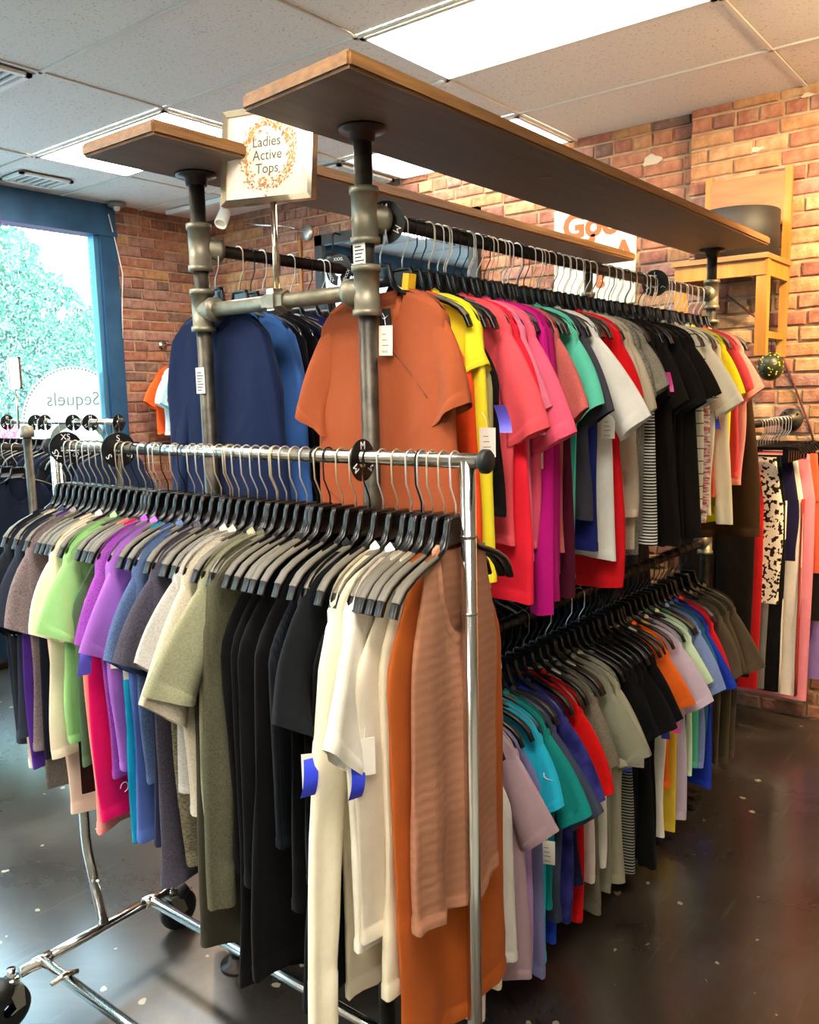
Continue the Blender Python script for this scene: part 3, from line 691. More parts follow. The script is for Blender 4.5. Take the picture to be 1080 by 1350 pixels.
KN = np.array([a for a, _ in ARM]); KZ = np.array([b for _, b in ARM])
def garment(loc, rz, kind, mat, L, label, cat, group, seed, front=-1, name=None, sleeve='short', hs=.2, chest=.212, hem=None, nk=.078, ndp=.075,
            sl=.24, thick=1.0, lean=0., nU=17, nV=24, trim=None, tags=(), fold=1.0, vneck=False, bell=0, shape='tee'):
    """loc = rail centre; local +X points to the aisle side. L = length below the shoulder."""
    r = np.random.RandomState(seed)
    t = thing(name or kind, label, cat, loc, rz, group)
    hem = hem or chest*1.03
    if shape == 'tank':
        hs = .105 if hs == .2 else hs
    s = np.sin(np.linspace(-1, 1, nU)*PI/2)
    tt = np.sort(np.concatenate([np.linspace(0, 1, nV)**1.1, [.012, .03, .962, .966]]))
    S, T = np.meshgrid(s, tt)
    xt = s*hs
    cov = shape != 'tank'
    sh = np.interp(np.abs(xt), KN, KZ)+(.009 if cov else .006)
    zn = float(np.interp(nk, KN, KZ))+(.009 if cov else .006)
    q = np.clip(np.abs(xt)/nk, 0, 1)
    cup = (1-q) if vneck else np.sqrt(np.clip(1-q**2, 0, 1))
    ztF = np.where(np.abs(xt) < nk, zn-ndp*cup-.002, sh); ztB = np.where(np.abs(xt) < nk, zn-.018*cup, sh)
    zsh = float(np.interp(hs, KN, KZ)); zb = -.16-L
    arm = -.385
    ph = r.uniform(0, 2*PI, 6); amp = r.uniform(.6, 1.2, 4)*fold
    pp = (loc[0]*2.3+loc[1])*3.0; ph[1] = pp*1.1+r.uniform(-.25, .25); ph[2] = pp*1.6+r.uniform(-.4, .4); amp[0] = .9+.3*math.sin(pp*.7); amp[1] = .8+.3*math.sin(pp)
    wob = r.uniform(-.02, .02); tilt = r.uniform(-.022, .022); ew = r.uniform(0, 6, 2); ea = r.uniform(.4, 1.2)*fold; nar = r.uniform(-.06, .05)
    wk_ = [(r.uniform(-.5, .5)*40+r.choice((-1, 1))*14, r.uniform(-1, 1)*16, r.uniform(0, 6), r.uniform(.4, 1)) for _ in range(4)] + [(r.uniform(-20, 20), r.uniform(-40, 40), r.uniform(0, 6), r.uniform(.2, .6)) for _ in range(3)]
    def wrk(X, Z, q):
        o = 0
        for kx, kz, p_, a_ in wk_: o = o + a_*(.55-np.abs(np.sin((kx*X+kz*Z)*.5+p_+q)))
        return o*.0032*fold*min(thick, 1.4)
    rows = []
    for sign, zt in ((front, ztF), (-front, ztB)):
        hemz = zb + tilt*S + .012*np.sin(S*2.6+ph[5])*T
        Z = zt[None, :] + (hemz-zt[None, :])*T
        zz = zsh + (zb-zsh)*T
        a = sst(zsh, arm, zz)                         # 0 at shoulder .. 1 at armpit (zz decreases)
        a = np.clip((zsh-zz)/(zsh-arm), 0, 1); a = a*a*(3-2*a) if shape == 'tank' else a**.6
        hw = hs+(chest-hs)*a
        b_ = np.clip((arm-zz)/(arm-zb), 0, 1)
        hw = hw+(hem-chest)*b_
        X = S*hw*(1+nar*b_) + wob*T + ea*.009*T*(S*np.sin(T*5+ew[0])+.5*np.sin(T*8+ew[1]))
        edge = np.sqrt(np.clip(1-S**2, 0, 1))**.6
        top = np.clip(T*6, 0, 1)
        d = (edge*(.0105+.0055*T)*thick + .003*edge*np.sin(S*7+ph[0])*T)*(.35+.65*top)
        if cov: d = np.maximum(d, .0125*np.clip(T*40, .5, 1)*(edge > .02)*np.clip(1.6-T*3, 0, 1))
        c = T**.8*(amp[0]*.012*np.sin(S*3.4+ph[1]) + amp[1]*.009*np.sin(S*6.9+ph[2]+T*1.2) + amp[2]*.005*np.sin(S*12+ph[3]+T*2))
        d = d + T*edge*amp[3]*.004*np.sin(S*9+ph[4]+1.3*sign+T*1.5) + bell*T*edge
        hb = (T > .964)*.0022
        Y = sign*(np.abs(d)+hb) + c + lean*(-.16-Z) + wrk(X, Z, sign)*np.clip(T*3, 0, 1)*np.clip(edge*2.5, 0, 1)
        rows.append(np.stack([X, Y, Z], -1))
    Fp, Bp = rows
    P = np.concatenate([Fp, Bp[:, ::-1][:, 1:-1]], 1)
    m_ = mat
    np_obj('torso', P, True, m_, t)
    # neckband
    tm_ = trim or mat
    if shape != 'strap':
        idx = [i for i in range(nU) if abs(xt[i]) <= nk*1.05]
        ring = [Fp[0, i] for i in idx] + [Bp[0, i] for i in idx[::-1]]
        ring = np.array(ring)
        cen = ring.mean(0)
        up_ = ring + (cen-ring)*np.array([.16, .0, .0]) + np.array([0, 0, .012]); out_ = ring + np.array([0, 0, -.008])+ (ring-cen)*np.array([0.04, .3, 0])
        np_obj('neckband', np.stack([out_, ring*1.0+(ring-cen)*np.array([.0, .35, 0])+np.array([0,0,.004]), up_]), True, tm_, t)
    # sleeves
    if sleeve:
        for sx in (1, -1):
            k = r.uniform(-1, 1)
            nR = 20
            aa = np.concatenate([np.linspace(0, .86, 10), [.88, .885, .95, 1.0]]); nA = len(aa)
            if sleeve in ('short', 'cap', 'three'):
                ln = sl*{'short': 1, 'cap': .55, 'three': 1.9}[sleeve]*(1+.06*r.uniform(-1, 1))
                a0, a1 = math.radians(42+6*k), math.radians(73+9*r.uniform(-1, 1))
                ang = a0+(a1-a0)*aa**.8
                U = np.zeros((nA, 2)); U[0] = (hs-.034, zsh+.033)
                for i in range(1, nA): U[i] = U[i-1]+ln*(aa[i]-aa[i-1])*np.array([math.cos(ang[i]), -math.sin(ang[i])])
                cw = {'short': .125, 'cap': .095, 'three': .09}[sleeve]*r.uniform(.9, 1.1)
                ca = math.radians(213+10*r.uniform(-1, 1))
                E_ = U[-1]+cw*np.array([math.cos(ca), math.sin(ca)])
                A0 = np.array([chest-.045, arm+.0+.05*(sleeve == 'cap')])
                Lw = A0[None]+(E_-A0)[None]*aa[:, None]; Lw[:, 0] += .012*np.sin(PI*aa)
                th = .0125+.010*aa**.7*thick*r.uniform(.6, 1.5)+.0015*(aa > .882)
            else:   # long
                ln = .56*(sl/.19)
                ang = np.radians(40+47*np.clip(aa*4, 0, 1)+r.uniform(-3, 2))
                U = np.zeros((nA, 2)); U[0] = (hs-.034, zsh+.033)
                for i in range(1, nA): U[i] = U[i-1]+ln*(aa[i]-aa[i-1])*np.array([math.cos(ang[i]), -math.sin(ang[i])])
                wd = .12-.055*np.clip(aa*1.2, 0, 1)
                Lw = U+np.stack([-wd, -.13*np.clip(1-aa*3, 0, 1)-.0*aa], 1)
                th = .0125+.006*np.sin(PI*np.clip(aa, 0, 1)*.8)*thick+.0015*(aa > .882)
            f = np.linspace(0, 2*PI, nR, endpoint=False)
            mid = (U+Lw)/2; hv = (U-Lw)/2
            p1, p2 = r.uniform(0, 6, 2)
            X = mid[:, :1]+hv[:, :1]*np.cos(f)[None]; Z = mid[:, 1:]+hv[:, 1:]*np.cos(f)[None]
            tw = .02*np.sin(aa*2.2+p1)*aa*fold
            Y = th[:, None]*np.sin(f)[None]*(1+.45*np.sin(3*f+p2)[None]*aa[:, None]) + tw[:, None]
            Y = Y + wrk(X*1.3, Z, 1.7*np.sign(np.sin(f))[None])*np.clip(aa*3, 0, 1)[:, None]*np.abs(np.sin(f))[None]*1.3
            # follow the torso where it bends
            zrow = np.clip((zsh-mid[:, 1])/(zsh-zb), 0, 1)**.8
            Y = Y + (amp[0]*.012*math.sin(3.4*sx+ph[1])*zrow)[:, None] + (lean*(-.16-mid[:, 1]))[:, None]
            np_obj('sleeve', np.stack([X*sx, Y, Z], -1), True, m_, t)
    for tg in tags:
        add_tag(t, *tg)
    return t

def add_tag(t, kind, x, y, z, rzt=0., tilt=0.):
    """tag hanging on a loop from the garment; rzt turns its face"""
    if kind == 'price':
        c = MB().box(-.019, -.0008, -.066, .019, .0008, 0).build('price_tag', card_white, t, loc=(x, y, z), rot=(0, tilt, rzt))
        m = MB()
        for i in range(3): m.box(-.010, -.0013, -.02-.012*i, .002+.003*((i*7) % 3), -.0008, -.0188-.012*i)
        for i in range(6): m.box(-.010+i*.003, -.0013, -.060, -.0093+i*.003, -.0008, -.055)
        m.build('tag_print', ink, c)
        MB().tube([(x, y, z-.004), (x-.004, y, z+.02), (x-.015, y, z+.035)], .0008, 4).build('tag_loop', text_white, t)
    else:
        mt = {'blue': ribbon_blue, 'violet': ribbon_violet, 'pink': ribbon_pink}[kind]
        n = 7; P = []
        for i in range(n):
            a = i/(n-1); yy = .018*math.sin(a*2.4); P.append([(-.013+.01*a, yy, -.062*a), (.013+.012*a, yy+.004, -.062*a)])
        MB().grid(P).build('ribbon_tag', mt, t, True, loc=(x, y, z), rot=(0, tilt, rzt))

gs = [1000]
def F(c, pat='plain', c2=None, scale=1.0): return fabric(c, pat, c2, scale)
def hang_line(items, place, rail, rz, group, hl, hgroup, front, jit=.05, thick=1.0, same=False):
    """items: dicts with p (rail position), kind, mat, L, label..."""
    for it in items:
        it = dict(it); gs[0] += 1; rr = random.Random(gs[0])
        p = it.pop('p'); loc = place(p); yaw = rz+jit*.75*math.sin(p*11)+rr.uniform(-jit, jit)*.35+it.pop('yaw', 0)
        kind = it.pop('kind'); lab = it.pop('label'); hook = it.pop('hook', 'dark' if 'lower' in group and rr.random() < .75 else None)
        cat = {'t_shirt': 't-shirt', 'tank_top': 'tank top', 'long_sleeve_top': 'long sleeve top', 'cap_sleeve_top': 'top', 'dress': 'dress', 'polo_shirt': 'shirt'}[kind]
        sp = dict(t_shirt=dict(sleeve='short'), tank_top=dict(sleeve=None, shape='tank', nk=.07, ndp=.12), long_sleeve_top=dict(sleeve='long'), cap_sleeve_top=dict(sleeve='cap'),
                  dress=dict(sleeve=None, shape='tank', nk=.07, ndp=.12, hem=.24), polo_shirt=dict(sleeve='long', hs=.19, chest=.235, hem=.24))[kind]
        mat = F(*it.pop('c')); sp['thick'] = thick; sp.update(it)
        if sp.get('sleeve') == 'short' and 'sl' in it: sp['sl'] = it['sl']*1.2
        hanger(loc, yaw, rail, hl if same else 'black hanger holding the '+' '.join(lab.split()[:12]), hgroup, hook)
        garment(loc, yaw, kind, mat, label=lab, cat=cat, group=group, seed=gs[0], front=front, **sp)
T_, K_, LS, CP, DR_ = 't_shirt', 'tank_top', 'long_sleeve_top', 'cap_sleeve_top', 'dress'
def I(p, kind, c, L, label, **kw):
    if isinstance(c, str): c = (c,)
    return dict(p=p, kind=kind, c=c, L=L, label=label, **kw)

BLK = '#09090a'; NAV = '#1b2440'; WH = '#e9e4d3'; CRM = '#eadfc2'
# ---- rolling rack, far end to near end
PR = 'price'
rolling = [
 I(-2.165, K_, '#1c2230', .62, 'dark navy tank top hanging at the window end of the rolling rack'),
 I(-2.135, T_, '#20242c', .60, 'charcoal short sleeve tee beside the navy tank at the rolling rack window end'),
 I(-2.105, K_, ('#e8cdb6', 'tiedye', '#efe3d0'), .66, 'blush and cream long tank with a pale loop on the rolling rack', tags=((PR, .2, 0, -.40, -.8),)),
 I(-2.075, T_, '#2a2f3c', .58, 'dark slate short sleeve tee before the mauve heather tee on the rolling rack'),
 I(-2.045, K_, ('#4b2a86', 'hstripe', '#5a3698', 4.0), .64, 'deep purple fine-striped tank on the rolling rack'),
 I(-2.015, T_, ('#6d5f61', 'heather', '#8a7c7c'), .60, 'mauve grey heather tee with a wide sleeve on the rolling rack'),
 I(-1.985, K_, ('#5a5550', 'heather', '#6c6660'), .68, 'medium grey heather tank beside the mauve heather tee on the rolling rack'),
 I(-1.955, K_, '#10131f', .60, 'ink navy tank between grey heather tank and cream tee on the rolling rack', tags=(('blue', .16, 0, -.45, -.2),)),
 I(-1.925, K_, '#e9cdb9', .74, 'blush tank whose hem hangs below the brown tank on the rolling rack'),
 I(-1.895, T_, '#e6d9bd', .56, 'cream tee with hemmed sleeve between mauve heather and mint tees on the rolling rack', tags=((PR, .235, 0, -.36, -.9),)),
 I(-1.865, K_, '#2c1712', .68, 'dark brown long tank on the rolling rack', tags=((PR, .20, .02, -.38, -.9),), chest=.2),
 I(-1.83, T_, '#8fc27a', .52, 'mint green short sleeve tee on the rolling rack', sl=.2),
 I(-1.80, K_, '#4c6b50', .60, 'muted forest green tank beneath the mint tee on the rolling rack'),
 I(-1.77, K_, '#eb8f84', .74, 'coral pink long tank on the rolling rack', hem=.225),
 I(-1.74, K_, '#e0105f', .69, 'hot pink tank beside the coral pink tank on the rolling rack', hem=.22),
 I(-1.71, T_, ('#8c3f9c', 'heather', '#a455b4'), .58, 'bright violet heather tee behind the lavender purple tee on the rolling rack', tags=(('violet', .24, 0, -.42, -.5),)),
 I(-1.675, T_, '#9c62b8', .56, 'lavender purple short sleeve tee on the rolling rack'),
 I(-1.645, K_, '#1290b4', .70, 'turquoise ruched tank on the rolling rack', fold=2.2, tags=((PR, .21, 0, -.40, -.9),)),
 I(-1.61, K_, '#4a62a4', .69, 'denim blue heather tank right after the turquoise tank on the rolling rack', tags=((PR, .2, .0, -.42, -.5),)),
 I(-1.58, T_, ('#46577a', 'heather', '#566b92'), .54, 'slate blue heather tee before the dark plum grey tee on the rolling rack'),
 I(-1.55, K_, '#22233c', .66, 'midnight blue tank behind the plum grey tee on the rolling rack'),
 I(-1.515, T_, ('#3e3b46', 'heather', '#4f4b57'), .76, 'dark plum grey tee with a long curved hem on the rolling rack', sl=.21),
 I(-1.485, K_, '#1a1d2a', .60, 'blue-black tank between plum grey and silver grey tees on the rolling rack'),
 I(-1.455, K_, ('#5d5644', 'marl', '#7d7660'), .72, 'olive marl open-back tank on the rolling rack', hem=.22),
 I(-1.425, T_, ('#a9a6a0', 'heather', '#c0bdb6'), .56, 'silver grey heather tee on the rolling rack'),
 I(-1.395, T_, ('#b8ad96', 'heather', '#cdc3ae'), .58, 'pale oatmeal tee between silver grey and sage tees on the rolling rack', sl=.24),
 I(-1.365, DR_, '#3b382c', .88, 'dark olive long tunic hanging lowest among the greens on the rolling rack', chest=.2, hem=.21),
 I(-1.335, T_, ('#8b8a6c', 'heather', '#9d9c7e'), .62, 'sage green short sleeve tee on the rolling rack', sl=.23, tags=(('blue', .15, .0, -.50, -.3),)),
 I(-1.305, LS, ('#4c4a38', 'heather', '#5c5a46'), .66, 'olive grey long sleeve top after the sage tee on the rolling rack'),
 I(-1.275, K_, BLK, .70, 'black tank with beige piping straps on the rolling rack', trim=F('#cdbb9c')),
 I(-1.245, DR_, '#080809', .92, 'black dress on the rolling rack beside the olive tunic'),
 I(-1.215, K_, '#0a0a0c', .68, 'plain black tank packed in the middle of the rolling rack'),
 I(-1.18, DR_, '#070708', .86, 'black dress with straight hem behind the ribbed tank on the rolling rack'),
 I(-1.145, K_, ('#0c0f14', 'vrib', '#161a21'), .60, 'black ribbed tank on the rolling rack'),
 I(-1.11, K_, '#09090b', .70, 'plain black tank beside the black tee on the rolling rack'),
 I(-1.075, T_, '#101215', .62, 'black short sleeve tee with a drooping sleeve on the rolling rack', sl=.22),
 I(-1.04, DR_, '#08090b', .82, 'black dress with royal blue tag next to the ivory zip top on the rolling rack', tags=((PR, .235, .01, -.50, -.75), ('blue', .25, .02, -.50, -.55))),
 I(-1.005, LS, CRM, .84, 'ivory long sleeve zip top with gathered side on the rolling rack', chest=.2, sl=.27, hook='pale'),
 I(-.972, T_, WH, .72, 'ivory short sleeve tee between the zip top and the beige tanks on the rolling rack', sl=.24, tags=(('blue', .21, .015, -.50, -.5),)),
 I(-.945, K_, '#d8cdb6', .68, 'pale stone tank beside the ivory tee on the rolling rack', tags=((PR, .205, .01, -.46, -.6),)),
 I(-.923, DR_, '#e2d6ba', .80, 'cream longline tank hanging low behind the rust tank on the rolling rack', hem=.17, chest=.17),
 I(-.897, DR_, '#b55a22', .95, 'burnt orange long tank top on the rolling rack', chest=.18, hem=.185),
 I(-.872, K_, ('#aa7559', 'hrib', '#b07b5e', 2.0), .67, 'dusty brown crinkle-knit tank at the aisle end of the rolling rack', chest=.14, hem=.14, hs=.1, nk=.068, ndp=.17),
]
hang_line(rolling, lambda p: (p, RY, RZ), 'thin', -PI/2, 'clothes on the rolling rack', 'black plastic hanger with taupe arm strips on the chrome rolling rail', 'hangers on the rolling rail', 1, .09, 1.15)

# ---- pipe rack, aisle side, upper rail (front to back)
upper = [
 I(1.535, T_, ('#964a2a', 'plain', '#9e502f'), .66, 'rust brown crew neck tee facing out at the front of the upper rail', chest=.215, hs=.19, sl=.22, fold=.5, yaw=-.04, nU=21, nV=30, ndp=.08),
 I(1.615, K_, '#ea4a1c', .66, 'bright orange-red tank behind the rust tee on the upper rail', trim=F('#efe6d4')),
 I(1.65, CP, '#e9d62e', .66, 'lemon yellow cap sleeve top on the upper rail', tags=((PR, .225, -.01, -.47, .3), ('violet', .25, 0, -.42, .3))),
 I(1.685, K_, '#b3a36e', .70, 'khaki gold tank behind the lemon yellow top on the upper rail'),
 I(1.72, K_, '#161313', .52, 'short black tank after the khaki tank on the upper rail'),
 I(1.755, T_, '#e5525a', .60, 'coral short sleeve tee below the scarlet sleeve on the upper rail', sl=.25),
 I(1.79, T_, '#e42335', .74, 'scarlet short sleeve tee on the upper rail between coral and pink tees'),
 I(1.825, T_, ('#e8708a', 'plain', '#ee7d95'), .64, 'pink tee with black sleeve bands on the upper rail', trim=F(BLK), tags=((PR, .24, -.01, -.43, .3),)),
 I(1.86, T_, '#e85a74', .66, 'salmon pink tee with a long drooping sleeve on the upper rail', sl=.27),
 I(1.895, K_, '#b8104a', .76, 'crimson tank before the magenta tops on the upper rail', tags=((PR, .19, -.01, -.52, .3),)),
 I(1.93, LS, '#c4167e', .74, 'magenta long sleeve top nearest the dusty rose tee on the upper rail', sl=.26),
 I(1.965, LS, '#a0105e', .72, 'dark magenta long sleeve top between the magenta and dusty rose tops on the upper rail', sl=.25),
 I(2.005, T_, ('#b75a55', 'heather', '#c4655e'), .66, 'dusty rose short sleeve tee on the upper rail', sl=.21),
 I(2.045, DR_, '#4a0f22', .80, 'burgundy dress with curved hem on the upper rail'),
 I(2.085, K_, '#2a8f80', .74, 'deep teal tank beside the mint tee on the upper rail'),
 I(2.13, T_, '#5dbfa0', .70, 'mint short sleeve tee on the upper rail', sl=.2),
 I(2.17, T_, '#3c3a42', .60, 'charcoal short sleeve tee between mint and white tees on the upper rail', sl=.22),
 I(2.205, K_, '#1d2462', .70, 'royal navy tank next to the charcoal tee on the upper rail'),
 I(2.245, T_, ('#d9d4c8', 'plain', '#e4dfd3'), .68, 'off-white short sleeve tee with rolled cuff on the upper rail', sl=.25, tags=((PR, .24, -.01, -.46, .3),)),
 I(2.285, K_, '#dcd8cc', .72, 'white tank behind the off-white tee on the upper rail'),
 I(2.325, K_, '#c9141a', .80, 'bright red tank before the red tee on the upper rail'),
 I(2.37, T_, '#d8141a', .76, 'bright red short sleeve tee on the upper rail', sl=.19),
 I(2.41, T_, ('#b9a78e', 'plain', '#c4b299'), .64, 'light taupe tee with small sleeve on the upper rail', sl=.16),
 I(2.455, T_, '#b8a98d', .72, 'warm beige short sleeve tee on the upper rail', sl=.22, tags=((PR, .235, -.01, -.42, .3),)),
 I(2.50, T_, ('#6d675c', 'marl', '#948c7e'), .74, 'grey marl tee with striped texture on the upper rail'),
 I(2.55, T_, ('#7c7464', 'heather', '#958d7c'), .70, 'warm grey heather tee on the upper rail', sl=.18),
 I(2.595, K_, ('#1a1918', 'hstripe', '#e9e4d6'), .74, 'black and white striped tank on the upper rail', tags=(('violet', .2, -.01, -.46, .3),)),
 I(2.64, T_, '#1a1715', .66, 'black tee right behind the striped tank on the upper rail'),
 I(2.69, LS, '#17120d', .72, 'black long sleeve top on the upper rail', tags=(('pink', .23, -.02, -.34, .3),)),
 I(2.745, T_, '#1c1712', .72, 'black tee with a pink tag in the middle of the upper rail', tags=(('pink', .24, -.02, -.36, .3),)),
 I(2.80, K_, '#151210', .70, 'black tank with white strap trim on the upper rail', trim=F(WH)),
 I(2.855, T_, '#17130f', .74, 'black tee in the dark run on the upper rail, before the pinstripe tee', sl=.22),
 I(2.91, LS, '#19140f', .72, 'black long sleeve top closest to the pinstripe tee on the upper rail'),
 I(2.97, T_, '#1b1611', .66, 'washed black tee closest to the cream tees on the upper rail'),
 I(3.03, T_, (CRM, 'pin', '#4a443a'), .66, 'cream pinstripe short sleeve tee on the upper rail', sl=.22),
 I(3.09, K_, (WH, 'marl', '#c65a5a', .35), .70, 'white tank with a red patterned side panel on the upper rail'),
 I(3.15, T_, CRM, .68, 'plain cream short sleeve tee on the upper rail', sl=.23, tags=(('blue', .22, -.01, -.48, .3),)),
 I(3.21, K_, '#c4532a', .66, 'rust orange tank between cream tops on the upper rail'),
 I(3.27, LS, '#e0d2ac', .62, 'cream long sleeve top next to the yellow tee on the upper rail'),
 I(3.33, T_, '#f0dc22', .72, 'vivid yellow short sleeve tee on the upper rail', sl=.2),
 I(3.39, K_, '#e6e61c', .78, 'neon yellow tank beside the vivid yellow tee on the upper rail'),
 I(3.45, T_, '#d4434a', .60, 'coral red tee near the back post on the upper rail', sl=.18),
 I(3.51, T_, '#dd8f80', .60, 'pale pink tee near the back post on the upper rail', sl=.19),
 I(3.58, DR_, '#3a2612', .86, 'dark brown wide dress at the back of the upper rail', hem=.26),
]
hang_line(upper, lambda p: (PXR, p, ZU), 'thick', 0, 'clothes on the upper rail of the pipe rack', 'black plastic hanger hooked on the upper aisle-side pipe rail', 'hangers on the upper aisle-side rail', -1, .11, 1.3)

# ---- pipe rack, aisle side, lower rail
lower = [
 I(1.60, K_, '#1a1a1c', .60, 'black tank at the front of the lower rail'),
 I(1.64, K_, '#efd9cf', .72, 'blush tank with rounded hem at the front of the lower rail'),
 I(1.685, K_, ('#e8dcb8', 'plain'), .66, 'butter cream tank beside the blush tank on the lower rail'),
 I(1.73, K_, '#e6ded2', .62, 'off-white tank before the mauve pink tee on the lower rail'),
 I(1.775, T_, ('#b99aa0', 'plain', '#c3a5ab'), .72, 'mauve pink short sleeve tee on the lower rail', sl=.23, tags=((PR, .2, -.02, -.36, .3),)),
 I(1.815, K_, '#b78fc0', .70, 'lilac tank right behind the mauve pink tee on the lower rail'),
 I(1.86, K_, ('#7d7ba4', 'plain'), .76, 'dusty periwinkle long tank below the aqua tee on the lower rail'),
 I(1.90, T_, '#27b3d0', .70, 'aqua blue short sleeve tee on the lower rail', sl=.2, tags=((PR, .23, -.02, -.52, .3),)),
 I(1.94, T_, '#15867e', .58, 'teal green short sleeve tee next to the aqua tee on the lower rail', sl=.23),
 I(1.98, T_, '#3d4254', .66, 'slate blue tee with a dangling strap on the lower rail', sl=.26),
 I(2.02, K_, '#2140b0', .72, 'royal blue tank before the fuzzy navy top on the lower rail'),
 I(2.065, T_, ('#23245c', 'tiedye', '#3a3a80', 2.0), .70, 'fuzzy indigo short sleeve top on the lower rail', sl=.24, thick=1.3),
 I(2.11, K_, '#1c1c3a', .60, 'dark indigo tank between the fuzzy top and the red tee on the lower rail'),
 I(2.16, T_, '#d3120f', .74, 'bright red short sleeve tee on the lower rail', sl=.26, thick=1.2),
 I(2.205, K_, '#ecdccf', .66, 'pale blush tank behind the big red tee on the lower rail', tags=((PR, .21, -.01, -.42, .3),)),
 I(2.25, T_, ('#6e6655', 'heather', '#857c69'), .74, 'taupe heather tee after the red tee on the lower rail', sl=.21),
 I(2.295, K_, WH, .62, 'white tank edge beside the taupe heather tee on the lower rail'),
 I(2.34, T_, ('#8d8a72', 'plain', '#99967e'), .72, 'khaki grey short sleeve tee on the lower rail', sl=.23),
 I(2.385, T_, '#a09a80', .72, 'pale sage tee with long body on the lower rail', sl=.22, tags=(('blue', .22, -.01, -.46, .3),)),
 I(2.43, K_, ('#191919', 'hstripe', '#8d8a80'), .72, 'black tank with fine white stripes on the lower rail'),
 I(2.475, T_, '#0f0e0e', .70, 'black tee right after the fine-striped tank on the lower rail', tags=((PR, .235, -.02, -.46, .3),)),
 I(2.52, T_, '#111010', .74, 'black tee with a white tag in the dark run of the lower rail'),
 I(2.565, LS, '#0e0d0d', .72, 'black long sleeve top in the dark run of the lower rail'),
 I(2.61, T_, '#100f0f', .70, 'black tee beside the long sleeve top on the lower rail', sl=.21),
 I(2.66, K_, '#0f0e0e', .72, 'black tank in the dark run of the lower rail'),
 I(2.71, T_, '#121010', .72, 'black tee nearest the white and orange tops on the lower rail', sl=.22, tags=(('blue', .24, -.02, -.44, .3),)),
 I(2.76, K_, '#ece4cf', .74, 'ivory tank between black tees and the orange tee on the lower rail'),
 I(2.81, T_, '#ee6a22', .58, 'orange short sleeve tee on the lower rail', sl=.2, tags=(('pink', .23, -.02, -.46, .3),)),
 I(2.86, K_, '#e3bf3a', .74, 'golden yellow tank on the lower rail'),
 I(2.91, T_, ('#c9b8c8', 'plain', '#d3c3d2'), .74, 'pale lavender short sleeve tee on the lower rail', sl=.23),
 I(2.96, K_, '#3d1420', .62, 'maroon tank beside the pale lavender tee on the lower rail'),
 I(3.01, T_, '#cfe6c0', .60, 'pale mint short sleeve tee on the lower rail', sl=.19),
 I(3.06, K_, '#4fb591', .58, 'seafoam tank on the lower rail'),
 I(3.11, T_, ('#7b8fc0', 'heather', '#8a9ecf'), .62, 'periwinkle blue heather tee on the lower rail', sl=.22),
 I(3.16, T_, '#2c6280', .60, 'petrol blue tee on the lower rail', sl=.2),
 I(3.21, T_, '#203aa8', .72, 'cobalt blue tee before the cherry red tee on the lower rail', sl=.24),
 I(3.26, T_, '#cf1a22', .62, 'cherry red tee next to the olive tees on the lower rail', sl=.22),
 I(3.31, K_, '#20285c', .70, 'navy tank with white edge beside the cherry red tee on the lower rail', trim=F(WH)),
 I(3.37, T_, '#55493a', .68, 'brown olive tee nearer the cherry red tee on the lower rail', sl=.22),
 I(3.44, T_, '#4a4030', .70, 'dark olive tee at the back of the lower rail', sl=.23),
 I(3.52, T_, '#4d4233', .72, 'faded brown olive tee beside the back post on the lower rail', sl=.24),
]
hang_line(lower, lambda p: (PXR, p, ZL), 'thick', 0, 'clothes on the lower rail of the pipe rack', 'black plastic hanger hooked on the lower aisle-side pipe rail', 'hangers on the lower aisle-side rail', -1, .11, 1.3)

dk = [('#15161c', 'black'), ('#1a2238', 'navy'), ('#2a1418', 'dark wine'), ('#1c1a18', 'soot black'), ('#22283a', 'slate navy'), ('#181412', 'brown black')]
# ---- pipe rack, window side, upper rail
left_upper = [
 I(1.53, 'polo_shirt', ('#131d36', 'plain', '#182444'), .74, 'navy long sleeve collared shirt facing out on the window-side rail', nU=21, nV=30, fold=1.3, ndp=.05, chest=.25, hem=.265, yaw=-.05),
 I(1.615, 'polo_shirt', '#3c66a8', .74, 'light blue long sleeve shirt behind the navy shirt on the window-side rail', chest=.25, hem=.255),
 I(1.655, LS, '#14151c', .70, 'black long sleeve shirt behind the light blue shirt on the window-side rail'),
 I(1.70, LS, '#12121a', .66, 'blue-black long sleeve top third behind the navy shirt on the window-side rail'),
 I(1.75, K_, ('#d8d2c8', 'floral', '#2a2a40'), .6, 'white tank with dark floral print on the window-side rail'),
 I(1.81, T_, '#2a2266', .6, 'indigo tee behind the floral tank on the window-side rail'),
 I(1.88, T_, '#1a1a20', .6, 'black tee after the indigo tee on the window-side rail'),
 I(1.96, T_, '#e3a48f', .6, 'peach tee nearest the indigo tee on the window-side rail'),
 I(2.06, T_, '#e8b8aa', .6, 'pale peach tee beside the size ring on the window-side rail'),
 I(2.16, T_, '#d9897c', .6, 'dusty coral tee on the window-side rail'),
 I(2.28, LS, '#efe4d6', .6, 'ivory long sleeve top on the window-side rail'),
 I(2.42, T_, '#e9c9c0', .6, 'blush tee on the window-side rail'),
 I(2.58, T_, '#dfe2e6', .6, 'white tee on the window-side rail'),
 I(2.78, T_, '#d8b48c', .6, 'tan tee on the window-side rail'),
 I(3.0, T_, '#e0c060', .6, 'mustard tee on the window-side rail'),
 I(3.25, T_, '#c8c0b0', .6, 'stone tee toward the back of the window-side rail'),
 I(3.5, T_, '#86a0c0', .6, 'pale blue tee at the back of the window-side rail'),
]
left_upper += [I(2.12+.098*k, (T_, LS)[k % 2], dk[(k*5+2) % 6][0], .86, dk[(k*5+2) % 6][1]+' '+('tee', 'long sleeve top')[k % 2]+' in the dark run of the upper window-side rail') for k in range(16)]
